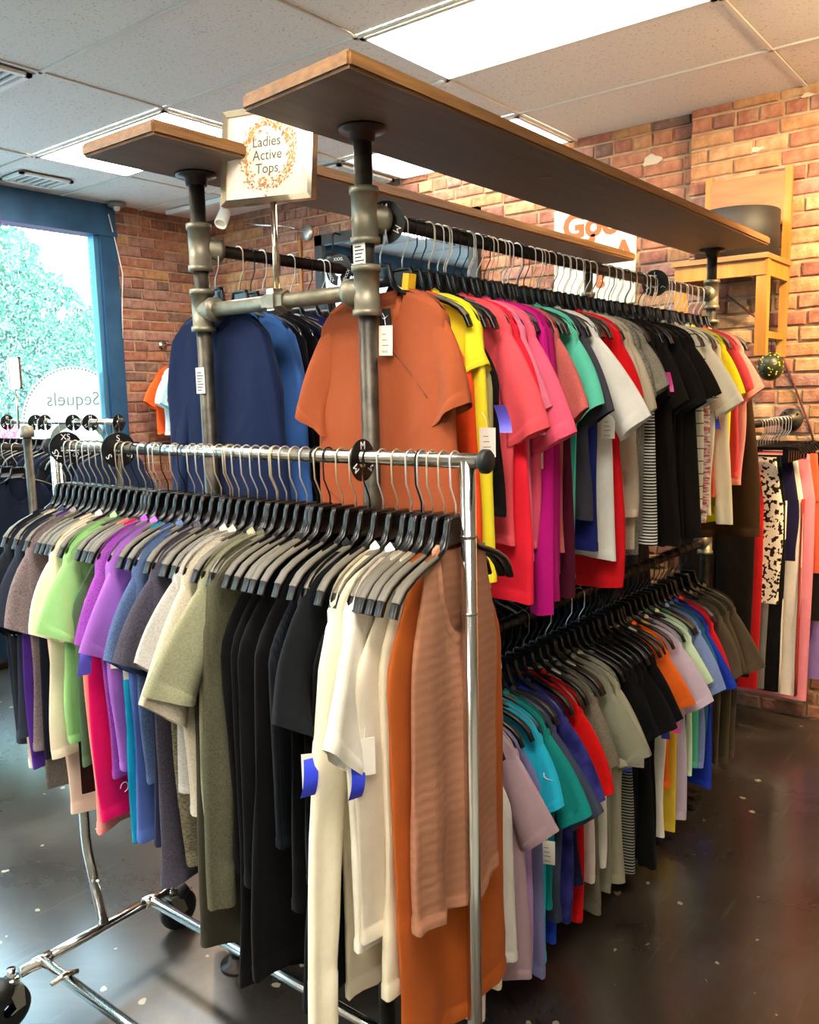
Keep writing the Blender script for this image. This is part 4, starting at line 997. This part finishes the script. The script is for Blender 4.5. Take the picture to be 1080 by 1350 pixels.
hang_line(left_upper, lambda p: (PXL, p, ZU), 'thick', 0, 'clothes on the window-side rail of the pipe rack', 'black plastic hanger hooked on the window-side pipe rail', 'hangers on the window-side rail', -1, .06, 1.3)

# ---- pipe rack, window side, lower rail
left_lower = []
for k in range(34):
    c, nm = dk[(k*5+k//6) % 6]
    left_lower.append(I(1.58+.062*k, (T_, LS, K_)[k % 3], c, .70+.04*(k % 2), nm+' '+('tee', 'long sleeve top', 'tank')[k % 3]+' on the lower window-side rail'))
hang_line(left_lower, lambda p: (PXL, p, ZL), 'thick', 0, 'dark clothes on the lower window-side rail', 'black plastic hanger hooked on the lower window-side rail', 'hangers on the lower window-side rail', -1, .08, 1.4, True)

# rust tee details: neck label and price tag
rust = [o for o in bpy.data.objects if o.get('label', '').startswith('rust brown crew')][0]
nl = MB().box(-.016, -.0008, -.052, .016, .0008, 0).build('neck_label', base_mat('black_label', '#121212', .7), rust, loc=(.030, -.020, -.200), rot=(.05, 0, .1))
sw = MB(); pts = [(-.010, .000), (-.006, -.005), (.0, -.0042), (.011, .004), (.0, -.0018), (-.005, -.002), (-.0085, .003)]
sw.add([(x, -.0012, z) for x, z in pts], [(0, 1, 5, 6), (1, 2, 4, 5), (2, 3, 4)]).build('label_mark', text_white, nl, loc=(0, 0, -.018))
add_tag(rust, 'price', .038, -.026, -.238, .12, .03)
fold_crease_shade = base_mat('rust_crease_shade', '#7d3c20', .9)
def surf_y(x, z):
    """front surface of the rust tee torso at local x,z"""
    to = [c for c in rust.children if c.name.startswith('torso')][0]
    best = None
    for v in to.data.vertices:
        if v.co.y > 0.002: continue
        d = (v.co.x-x)**2+(v.co.z-z)**2
        if best is None or d < best[0]: best = (d, v.co.y)
    return best[1]
for a, b_ in (((.02, -.27), (.155, -.40)), ((-.19, -.62), (-.05, -.70))):
    P = [(a[0]+(b_[0]-a[0])*k/10, a[1]+(b_[1]-a[1])*k/10) for k in range(11)]
    MB().tube([(x, surf_y(x, z)-.0005, z) for x, z in P], .0016, 5).build('fold_crease_shade', fold_crease_shade, rust, True)  # thin darker tubes standing in for the shade of fold creases

MB().box(-.009, -.012, -.018, .009, .012, .018).build('size_tab', base_mat('yellow_tab', '#e8b21c', .4), rust, loc=(.088, 0, -.146), rot=(0, .15, 0))
# printed marks on garments
def find(label): return [o for o in bpy.data.objects if o.get('label', '').startswith(label)][0]
def surface(t, part, x, z, side):
    best = None
    for c in t.children:
        if not c.name.startswith(part): continue
        for v in c.data.vertices:
            d = (v.co.x-x)**2+(v.co.z-z)**2
            if side*v.co.y > -.004 and (best is None or d < best[0]): best = (d, v.co.copy())
    return best[1]
t = find('black dress on the rolling rack beside'); p = surface(t, 'torso', .175, -.86, 1)
o = link('brand_mark', text_mesh('F', .032, text_white, .0006), t, (p.x, p.y+.003, p.z)); o.rotation_euler = (Matrix.Rotation(PI, 3, 'Z') @ Matrix.Rotation(PI/2, 3, 'X')).to_euler()
q = [surface(t, 'torso', .192, -.72-.02*k, 1) for k in range(7)]
MB().tube([(v.x, v.y+.002, -.72-.02*k) for k, v in enumerate(q)], .0014, 5).build('white_piping', text_white, t, True)
t = find('hot pink tank'); p = surface(t, 'torso', .17, -.16-.69+.06, 1)
MB().tube([(.010*math.cos(a), 0, .012*math.sin(a)) for a in [k*PI/6 for k in range(10)]], .0013, 5).build('brand_mark', text_white, t, True, loc=(p.x, p.y+.002, p.z))
t = find('aqua blue short sleeve'); p = surface(t, 'sleeve', .235, -.34, -1)
MB().add([(x*1.6, 0, z*1.6) for x, z in pts], [(0, 1, 5, 6), (1, 2, 4, 5), (2, 3, 4)]).build('brand_mark', text_white, t, loc=(p.x, p.y-.004, p.z), rot=(0, .6, 0))

# size rings on the rails
def size_ring(loc, rz, text, label, r=.046, ri=.0175, tilt=0):
    t = thing('size_ring', label, 'size marker', loc, rz, 'round size markers on the rails'); t.rotation_euler = (tilt, 0, rz)
    n = 40; m = MB(); A_ = [(.16+(2*PI-.32)*k/(n-1))-PI/2 for k in range(n)]
    for y in (-.0011, .0011):
        m.add([p for a in A_ for p in ((r*math.cos(a), y, r*math.sin(a)), (ri*math.cos(a), y, ri*math.sin(a)))], [(2*k, 2*k+1, 2*k+3, 2*k+2) for k in range(n-1)])
    for q in (r, ri): m.add([p for a in A_ for p in ((q*math.cos(a), -.0011, q*math.sin(a)), (q*math.cos(a), .0011, q*math.sin(a)))], [(2*k, 2*k+1, 2*k+3, 2*k+2) for k in range(n-1)])
    d = m.build('disc', black_plastic, t)
    me = text_mesh(text, .022 if len(text) < 3 else .014, text_white, .0003)
    for s in (-1, 1):
        for a in (0, 2*PI/3, -2*PI/3):
            rc = (r+ri)/2; o = link('lettering', me, d, (rc*math.sin(a), s*.0016, rc*math.cos(a)))
            o.rotation_euler = (PI/2, a if s < 0 else a, 0 if s < 0 else PI) if s < 0 else Matrix.Rotation(a, 3, 'Y').to_4x4().to_3x3().to_euler()
            if s > 0: o.rotation_euler = (Matrix.Rotation(a, 3, 'Y') @ Matrix.Rotation(PI, 3, 'Z') @ Matrix.Rotation(PI/2, 3, 'X')).to_euler()
            else: o.rotation_euler = (Matrix.Rotation(a, 3, 'Y') @ Matrix.Rotation(PI/2, 3, 'X')).to_euler()
size_ring((-1.09, RY, RZ-.006), -PI/2+.12, 'M', 'black M size ring among the black hangers on the chrome rolling rail', .041, .0145)
size_ring((-1.905, RY, RZ-.004), -PI/2-.25, 'S', 'black S size ring on the chrome rolling rail', .044, .0145)
size_ring((-2.15, RY, RZ-.004), -PI/2-.2, 'XS', 'black XS size ring at the window end of the chrome rolling rail', .044, .0145)
size_ring((PXR, 1.555, ZU-.004), .35, 'M', 'black M size ring beside the pipe tee on the upper rail', .048)
size_ring((PXR, 3.12, ZU-.004), .2, 'L', 'black L size ring far along the upper rail', .048)
size_ring((PXL, 2.02, ZU-.004), .15, 'XXXL', 'black XXXL size ring on the window-side rail', .048)

# extra hangers pushed between the clothes (bare)
er = random.Random(9)
def bare(n, place, a, b_, rail, rz, label, group):
    for k in range(n):
        p = a+(b_-a)*(k+er.uniform(.2, .8))/n
        hanger(place(p), rz+er.uniform(-.05, .05), rail, label, group, 'dark' if 'lower' in group else None)
bare(7, lambda p: (p, RY, RZ), -2.16, -.88, 'thin', -PI/2, 'bare black hanger squeezed between clothes on the chrome rolling rail', 'bare hangers on the rolling rail')
bare(22, lambda p: (PXR, p, ZU), 1.66, 3.66, 'thick', 0, 'bare black hanger squeezed between clothes on the upper aisle-side rail', 'bare hangers on the upper rail')
bare(9, lambda p: (PXR, p, ZL), 1.58, 3.6, 'thick', 0, 'bare black hanger squeezed between clothes on the lower aisle-side rail', 'bare hangers on the lower rail')
bare(14, lambda p: (PXL, p, ZU), 1.72, 3.6, 'thick', 0, 'bare black hanger squeezed between clothes on the window-side rail', 'bare hangers on the window-side rail')

# ------------------------------------------------------------------ wall rail with trousers
TX, TZ = -1.115, 1.49
wr = thing('wall_rail', 'iron pipe rail standing out from the brick wall on a round flange', 'clothes rail', (TX, YB-.075, TZ))
MB().cyl((0, 0, 0), (0, -.70, 0), .0165, 16).build('pipe', black_iron, wr, True)
MB().lathe([(0, 0), (.055, 0), (.055, -.01), (.032, -.014), (.03, -.035), (0, -.035)], 24, 'y').build('flange', iron, wr, True)
MB().lathe([(0, -.70), (.02, -.70), (.02, -.715), (0, -.715)], 16, 'y').build('end_cap', black_iron, wr, True)
for a in range(4): MB().lathe([(0, -.016), (.005, -.016), (.005, -.009)], 8, 'y', (.042*math.cos(a*PI/2+.7), 0, .042*math.sin(a*PI/2+.7))).build('screw', dark_wire, wr)
clip_body = MB(); clip_body.box(-.17, -.006, -.112, .17, .006, -.098); clip_body.tube([(-.17, 0, -.105), (-.185, 0, -.125)], .006, 6); clip_body.tube([(.17, 0, -.105), (.185, 0, -.125)], .006, 6)
clip_me = clip_body.mesh('body', black_plastic)
cl_me = MB().box(-.012, -.010, -.165, .012, .010, -.095).mesh('clip', black_plastic)
def trousers(y, mat, length, label, trim=None, wid=.15, yaw=0, flare=.0, seed=0, stripe=None, short=False, dx=0.):
    r = np.random.RandomState(seed); t0 = (TX, y, TZ)
    h = thing('clip_hanger', 'black plastic clip hanger holding trousers on the wall rail', 'hanger', t0, yaw, 'clip hangers on the wall rail')
    link('hook', HM['hook_chrome_thick'], h); b = link('body', clip_me, h)
    for s in (-1, 1): link('clip', cl_me, b, (s*.12, 0, 0))
    t = thing('shorts' if short else 'trousers', label, 'shorts' if short else 'trousers', (TX+dx, y, TZ), yaw, 'trousers on the wall rail')
    zt = -.15; n = 16; f = np.linspace(0, 2*PI, n, endpoint=False)
    def tube(cx, hw, z, th): 
        R = len(z); P = np.zeros((R, n, 3)); p = r.uniform(0, 6, 3)
        for i in range(R):
            P[i, :, 0] = cx[i]+hw[i]*np.cos(f); P[i, :, 1] = th[i]*np.sin(f)*(1+.2*np.sin(3*f+p[0])) + .006*math.sin(i*.5+p[1]); P[i, :, 2] = z[i]
        return P
    k = np.linspace(0, 1, 6)
    np_obj('hips', tube(k*0, wid+.035*k, zt-.22*k, .010+.008*k), True, mat, t)
    np_obj('waistband', tube(np.zeros(3), np.array([wid, wid+.002, wid+.001])+.0015, np.array([zt+.001, zt-.02, zt-.045]), np.array([.0125]*3)), True, trim or mat, t)
    k = np.linspace(0, 1, 12); ll = length-.2
    for s in (-1, 1):
        lw = .092-.02*k+flare*k**2
        lg = np_obj('leg', tube(s*(wid+.035-lw+.004*np.sin(k*5)), lw, zt-.2-ll*k, .017+.004*np.sin(k*6)), True, mat, t)
        if stripe:
            m = MB()
            for off in stripe[1]:
                m.tube([(s*(wid+.035-.002), -.004+off, zt-.2-ll*q) for q in np.linspace(0, 1, 10)], .0045, 5)
            m.build('side_stripe', stripe[0], lg, True)
wht = F('#ece2cf')
trousers(3.89, F('#1c130d'), 1.0, 'dark brown trousers in front of the red trousers on the wall rail', seed=1, wid=.13, dx=-.165)
trousers(3.93, F('#b81a1c'), 1.06, 'red trousers peeking out beside the floral capris on the wall rail', seed=2, wid=.09, dx=-.10)
trousers(3.97, F('#efdfc6', 'floral', '#2a1c18', 1.7), .66, 'white capri trousers with dark floral print on the wall rail', seed=3, wid=.11, dx=-.05)
trousers(4.01, F('#6f6a66'), 1.08, 'grey trousers behind the floral capris on the wall rail', seed=4, wid=.09, dx=-.09)
trousers(4.05, F('#100f10'), 1.1, 'black track trousers with a white side line on the wall rail', seed=6, stripe=(wht, (0,)), wid=.1, dx=-.045)
trousers(4.09, F('#1e1936'), .48, 'navy cuffed shorts on the wall rail', seed=5, wid=.125, short=True, dx=-.03)
trousers(4.14, F('#efe0cc'), 1.13, 'cream track trousers with red side stripes on the wall rail', seed=7, stripe=(F('#a83a2c'), (-.012, .0, .012)), wid=.12, dx=-.015)
trousers(4.20, F('#e88c98'), 1.17, 'pink wide leg trousers on the wall rail', seed=8, wid=.14, flare=.02)
trousers(4.26, F('#e0623a'), .56, 'orange red shorts behind the pink trousers on the wall rail', seed=9, wid=.16, short=True)
trousers(4.31, F('#1a1512'), .8, 'black cropped trousers nearest the brick wall on the wall rail', seed=10, wid=.175)
trousers(4.355, F('#8b6fa8'), 1.1, 'lilac trousers nearest the brick wall on the wall rail', seed=11, wid=.17)

w2 = thing('wall_rail', 'iron pipe rail with dark dresses standing out from the brick behind the pipe rack', 'clothes rail', (-2.02, YB-.02, TZ))
MB().cyl((0, 0, 0), (0, -.62, 0), .0165, 16).build('pipe', black_iron, w2, True)
MB().lathe([(0, 0), (.055, 0), (.055, -.01), (.032, -.014), (.03, -.035), (0, -.035)], 24, 'y').build('flange', iron, w2, True)
hang_line([I(3.92+.07*k, DR_, c, 1.06, n+' dress on the wall rail behind the pipe rack') for k, (c, n) in enumerate((('#0d0c0c', 'black'), ('#3a0d16', 'burgundy'), ('#15100d', 'brown black'), ('#0c0d12', 'ink black'), ('#1c1a22', 'charcoal plum'), ('#141210', 'soot black'), ('#221410', 'dark cocoa')))],
          lambda p: (-2.02, p, TZ), 'thick', 0, 'dark dresses on the wall rail', '', 'hangers on the dark dress rail', -1, .06, 1.4)

# ------------------------------------------------------------------ rack beside the window
WRY, WRZ = 2.55, 1.545
wk = thing('window_rack', 'dark clothes rack with a chrome rail in front of the window', 'clothes rack', (0, 0, 0))
MB().cyl((-5.3, WRY, WRZ), (-3.88, WRY, WRZ), .0135, 14).build('rail', chrome_worn, wk, True)
MB().lathe([(0, 0), (.02, 0), (.022, .012), (0, .014)], 16, 'x', (-3.88, WRY, WRZ)).build('end_cap', rubber, wk, True)
for x in (-5.25, -3.93): MB().cyl((x, WRY, 0), (x, WRY, WRZ), .016, 12).build('upright', iron, wk, True)
for x in (-5.25, -3.93): MB().box(x-.02, WRY-.25, 0, x+.02, WRY+.25, .04).build('foot', black_iron, wk)
FRY = 2.1
pk = thing('short_pipe_rack', 'short iron pipe rack with a lower rail in front of the window rack', 'clothes rack', (0, 0, 0))
MB().cyl((-3.98, FRY, 0), (-3.98, FRY, 1.50), .02, 14).build('post', iron, pk, True)
MB().lathe([(0, 1.49), (.03, 1.49), (.034, 1.505), (.03, 1.54), (0, 1.55)], 16, 'z', (-3.98, FRY, 0)).build('post_cap', fitting, pk, True)
MB().cyl((-3.98, FRY, 1.44), (-5.2, FRY, 1.44), .0165, 14).build('rail', black_iron, pk, True)
MB().cyl((-5.2, FRY, 0), (-5.2, FRY, 1.46), .02, 14).build('post', iron, pk, True)
wi = []
cols = ['#141826', '#10141f', '#1b2436', '#0f1118', '#202c44', '#17181c']
for k in range(17):
    wi.append(I(-5.2+.075*k, T_ if k % 3 else K_, cols[k % 6], .62, ['dark navy', 'ink blue', 'slate blue', 'near black', 'denim blue', 'charcoal'][k % 6]+(' tee' if k % 3 else ' tank')+' on the chrome rail in front of the window'))
hang_line(wi, lambda p: (p, WRY, WRZ), 'thin', -PI/2, 'dark tops on the window rack', 'black hanger on the chrome rail in front of the window', 'hangers on the window rack', 1, .06, 1.5, True)
wi = [I(-5.1+.1*k, LS if k % 2 else K_, ['#1a2740', '#131a2a', '#22304c'][k % 3], .7, ['indigo', 'midnight blue', 'dusk blue'][k % 3]+(' long sleeve top' if k % 2 else ' tank')+' on the short pipe rack by the window') for k in range(11)]
hang_line(wi, lambda p: (p, FRY, 1.44), 'thick', -PI/2, 'dark tops on the short pipe rack', 'black hanger on the short pipe rack by the window', 'hangers on the short pipe rack', 1, .06, 1.5, True)
for k, x in enumerate((-5.05, -4.72, -4.62, -4.33, -4.16, -3.9)):
    size_ring((x, WRY, WRZ-.004), -PI/2+er.uniform(-.3, .3), ['M', 'L', 'S', 'S', 'M', 'L'][k], 'black %s size ring on the chrome rail in front of the window' % ['M', 'L', 'S', 'S', 'M', 'L'][k], .045, .0145)
s2 = thing('sign_holder', 'small slim sign holder standing above the short pipe rack by the window', 'sign', (-4.05, FRY, 1.55))
MB().cyl((0, 0, -.02), (0, 0, .17), .005, 8).build('stem', champ, s2, True)
m = MB()
for q in ((-.055, -.075, -.048, .075), (.048, -.075, .055, .075), (-.055, -.075, .055, -.068), (-.055, .068, .055, .075)): m.box(q[0], -.006, .245+q[1], q[2], .006, .245+q[3])
m.build('frame', champ, s2); MB().box(-.05, -.002, .175, .05, .002, .315).build('sign_card', base_mat('pale_card', '#cfe3e2', .6), s2)

# tees on a short wall arm in the corner
ca = thing('garment_hook_rail', 'short metal clothes arm fixed to the brick beside the window', 'clothes rail', (XW+.02, 4.0, 2.06))
MB().tube([(0, 0, 0), (.45, 0, 0), (.47, 0, .02)], .009, 8).build('arm', chrome, ca, True); MB().lathe([(0, 0), (.035, 0), (.035, .006), (0, .006)], 16, 'x').build('plate', chrome, ca, True)
hang_line([I(-5.30, T_, '#ea5a22', .5, 'orange tee hanging on the corner wall arm'), I(-5.22, T_, '#e9edf0', .5, 'white tee hanging on the corner wall arm'), I(-5.14, T_, '#9fd0d6', .5, 'pale aqua tee hanging on the corner wall arm'), I(-5.06, T_, '#d8342a', .52, 'red tee hanging on the corner wall arm')],
          lambda p: (p, 4.0, 2.06), 'thin', -PI/2, 'tees on the corner wall arm', 'black hanger on the corner wall arm', 'hangers on the corner wall arm', 1, .05)

# ------------------------------------------------------------------ chair fixed on the wall, black drum on its seat
oak = noise_mat('honey_oak', '#9a6420', '#bb8230', 4, (.4, .6), 0, .1, 30, (6, 6, .8), .3, .7)
oak_seat = noise_mat('seat_oak', '#8a5a2c', '#a8743c', 5, (.4, .55), 0, .1, 30, (.8, 6, 6), .3, .7)
CX, CYF, CZ = -1.33, 4.02, 2.21
ch = thing('wooden_chair', 'honey oak chair mounted high on the brick wall', 'chair', (CX, 4.175, CZ))
yb_ = .20; yf = -.17
MB().box(-.225, yf-.02, .0, .205, yb_, .022).build('seat', oak_seat, ch)
for sx in (-.195, .175):
    MB().box(sx-.022, yf-.0, -.42, sx+.026, yf+.045, -.0).build('leg', oak, ch)
    MB().add([(sx+d, y, z) for d in (-.017, .017) for y, z in ((yb_-.03, -.42), (yb_+.0, -.42), (yb_+.02, .0), (yb_+.03, .46), (yb_+.005, .46), (yb_-.015, .0))], [(0, 1, 2, 3, 4, 5)[::-1], (6, 7, 8, 9, 10, 11), (0, 6, 11, 5), (5, 11, 10, 4), (4, 10, 9, 3), (3, 9, 8, 2), (2, 8, 7, 1), (1, 7, 6, 0)]).build('back_post', oak, ch)
MB().box(-.215, yf-.005, -.07, .195, yf+.02, -.0).build('apron', oak, ch)
MB().box(.175, yf, -.07, .195, yb_-.02, 0).build('apron', oak, ch)
MB().box(-.215, yf, -.07, -.195, yb_-.02, 0).build('apron', oak, ch)
MB().box(-.18, yb_-.002, .20, .16, yb_+.014, .44).build('backrest', oak_seat, ch)
MB().box(.165, yf+.03, -.34, .185, yb_-.01, -.31).build('stretcher', oak, ch)
dr = thing('drum_shade', 'wide black drum lampshade resting on the wooden chair seat', 'lampshade', (-1.325, 4.19, CZ+.0222))
m = MB(); m.lathe([(.178, 0), (.186, .001), (.186, .215), (.178, .22), (.178, 0)], 40, 'z'); m.build('shade', noise_mat('black_shade', '#1a1611', '#231e17', 30, (.5, .7)), dr, True)
m = MB()
for a in range(3): m.tube([(0, 0, .15), (.166*math.cos(a*2.1), .166*math.sin(a*2.1), .155)], .002, 5)
m.build('spider', dark_wire, dr)
cord = noise_mat('red_cord', '#4a1a12', '#5c2418', 20, (.6, .7))
MB().tube([(-1.42, 4.36, 2.10), (-1.28, 4.40, 1.98), (-1.20, 4.415, 1.88), (-1.10, 4.42, 1.64), (-1.03, 4.42, 1.46), (-1.0, 4.42, 1.36)], .005, 6).build('power_cord', cord, smooth=True)
tag([o for o in bpy.data.objects if o.name == 'power_cord'][0], 'dark red cord running down the brick wall below the wooden chair', 'cord')
# ball ornament hanging under the chair
bl = thing('hanging_ornament', 'dark green ball ornament dotted with gold hanging below the wooden chair', 'ornament', (-1.185, 4.30, 1.745))
m = MB(); m.lathe([(max(1e-4, .058*math.sin(PI*k/14)), -.068*math.cos(PI*k/14)) for k in range(15)], 24, 'z'); m.build('ball', noise_mat('dark_green_glaze', '#1d2410', '#2c3418', 20, (.3, .5)), bl, True)
m = MB(); rn = random.Random(4)
for k in range(90):
    th, ph = rn.uniform(0, 2*PI), math.acos(rn.uniform(-.7, .95)); d = Vector((math.sin(ph)*math.cos(th), math.sin(ph)*math.sin(th), math.cos(ph)))
    p = Vector((d.x*.0585, d.y*.0585, d.z*.0685)); a = d.orthogonal().normalized(); b_ = d.cross(a); s_ = rn.uniform(.002, .0065)
    m.add([p+d*.003, p+a*s_, p+b_*s_, p-a*s_, p-b_*s_], [(0, 1, 2), (0, 2, 3), (0, 3, 4), (0, 4, 1)])
stuff(m.build('gold_dots', base_mat('gold_fleck', '#d8c23a', .4, .2), bl))
MB().tube([(0, 0, .066), (-.005, .02, .12), (-.01, .06, .17)], .002, 5).build('hanging_wire', dark_wire, bl, True)

# ------------------------------------------------------------------ back wall things
ws = thing('wall_poster', 'white poster with brush lettering on the brick wall behind the shelves', 'poster', (-2.19, YB-.018, 2.39))
MB().box(-.245, -.006, -.27, .245, .006, .27).build('poster_board', base_mat('poster_white', '#d9d1bb', .7), ws)
orange_ink = base_mat('orange_ink', '#a9653a', .8)
for tx, sz, x, z in (('Good', .185, -.19, .165), ('of', .09, -.075, .075), ('A', .15, .125, .0), ('g', .10, .02, -.12)):
    link('lettering', text_mesh(tx, sz, orange_ink, .0004, 'LEFT', .007), ws, (x, -.0068, z), (PI/2, 0, 0))

mir = thing('wall_mirror', 'wide dark-framed mirror on the back brick wall', 'mirror', (-3.62, YB-.03, 2.40))
mg = base_mat('mirror_glass', '#c9ccd0', .03, 1)
MB().box(-.62, -.004, -.30, .62, .012, .30).build('mirror_glass', mg, mir)
fr = MB()
for q in ((-.68, -.36, -.61, .36), (.61, -.36, .68, .36), (-.68, .29, .68, .36), (-.68, -.36, .68, -.29)): fr.box(q[0], -.02, q[1], q[2], .02, q[3])
fr.build('frame', base_mat('mirror_frame', '#26221e', .5), mir)
lp = thing('black_wall_lamp', 'small black shade lamp hanging in front of the dark-framed mirror', 'lamp', (-4.05, YB-.13, 2.74))
MB().tube([(0, .075, 0), (0, .02, .0), (0, 0, -.02), (0, 0, -.14)], .007, 8).build('stem', dark_wire, lp, True)
MB().lathe([(.03, -.13), (.06, -.14), (.085, -.20), (.082, -.20), (.055, -.145), (.02, -.135)], 24, 'z').build('lamp_shade', base_mat('black_enamel', '#15181a', .35), lp, True)
rb = thing('rod_bracket', 'round silver wall bracket with a thin rod above the mirror corner', 'bracket', (-4.40, YB-.012, 2.80))
MB().lathe([(0, 0), (.06, 0), (.058, -.012), (.02, -.018), (0, -.018)], 24, 'y').build('plate', base_mat('brushed_metal', '#b5b0a6', .35, .8), rb, True)
MB().tube([(0, -.01, 0), (-.05, -.14, .03), (-.30, -.30, .06)], .008, 8).build('rod', chrome, rb, True)
wp = thing('wall_conduit', 'thin copper-coloured conduit running down the brick below the silver bracket', 'pipe', (-4.47, YB-.022, 0)); MB().cyl((0, 0, 1.0), (0, 0, 2.76), .011, 8).build('tube', base_mat('copper_paint', '#b07a4a', .5), wp, True)
for z in (1.4, 2.6): MB().box(-.018, -.014, z-.01, .018, .014, z+.01).build('strap', fitting, wp)

# track with its spot head, added out-of-view spots, dome camera
track = thing('light_track', 'short white ceiling light track in the corner beside the window wall', 'light track', (-4.8, 4.02, ZC-.02))
MB().box(-.55, -.017, -.012, .45, .017, .017).build('track_bar', white_paint, track)
def spot(x, aim, label, watts, on=True, yy=4.02):
    t = thing('track_or_added_spotlight', label, 'spotlight', (x, yy, ZC-.032), 0, 'spot head on the ceiling track and added unseen spots')
    MB().box(-.012, -.012, -.05, .012, .012, 0).build('mount', white_paint, t)
    d = Vector(aim)-Vector((x, yy, ZC-.12)); d.normalize(); q = d.to_track_quat('-Z', 'Y').to_euler()
    h = MB().lathe([(.0, .055), (.036, .055), (.04, .045), (.044, -.07), (.04, -.075), (.036, -.07), (.034, -.055)], 24, 'z').build('head', white_paint, t, True, loc=(0, 0, -.10), rot=q)
    MB().lathe([(0, -.055), (.034, -.055)], 20, 'z').build('lens', base_mat('lens_glass', '#c9b995', .15), h)
    L = bpy.data.lights.new('spot_lamp', 'SPOT'); L.energy = watts; L.color = (1, .72, .40); L.spot_size = 1.75; L.spot_blend = .8; L.shadow_soft_size = .05
    lo = bpy.data.objects.new('spot_lamp', L); col.objects.link(lo); lo.location = Vector((x, yy, ZC-.132))+d*.09; lo.rotation_euler = q
spot(-4.74, (-4.3, 3.0, 1.6), 'white track spotlight in front of the corner brick', WARM_WATTS*.25)
spot(-.15, (-1.2, 4.44, 1.9), 'added unseen white spotlight aimed at the wooden chair wall', WARM_WATTS, yy=3.5)  # this and the next two: spots added out of view to warm the wall
spot(.45, (-.6, 4.44, 1.3), 'added unseen white spotlight aimed at the trousers wall', WARM_WATTS, yy=3.5)
spot(-.1, (-2.3, 4.5, 2.3), 'added unseen white spotlight aimed at the poster wall', WARM_WATTS*.3, yy=3.2)
dc = thing('dome_camera', 'small grey dome camera on the ceiling above the window jamb', 'camera', (-5.40, 3.63, ZC-.004))
MB().lathe([(0, 0), (.062, 0), (.06, -.018), (.05, -.022), (0, -.022)], 24, 'z').build('base', base_mat('camera_grey', '#7b7b78', .5), dc, True)
MB().lathe([(.026, -.02), (.026, -.03), (.018, -.048), (0, -.054)], 20, 'z').build('lens_dome', base_mat('camera_lens', '#c8c8c4', .2), dc, True)
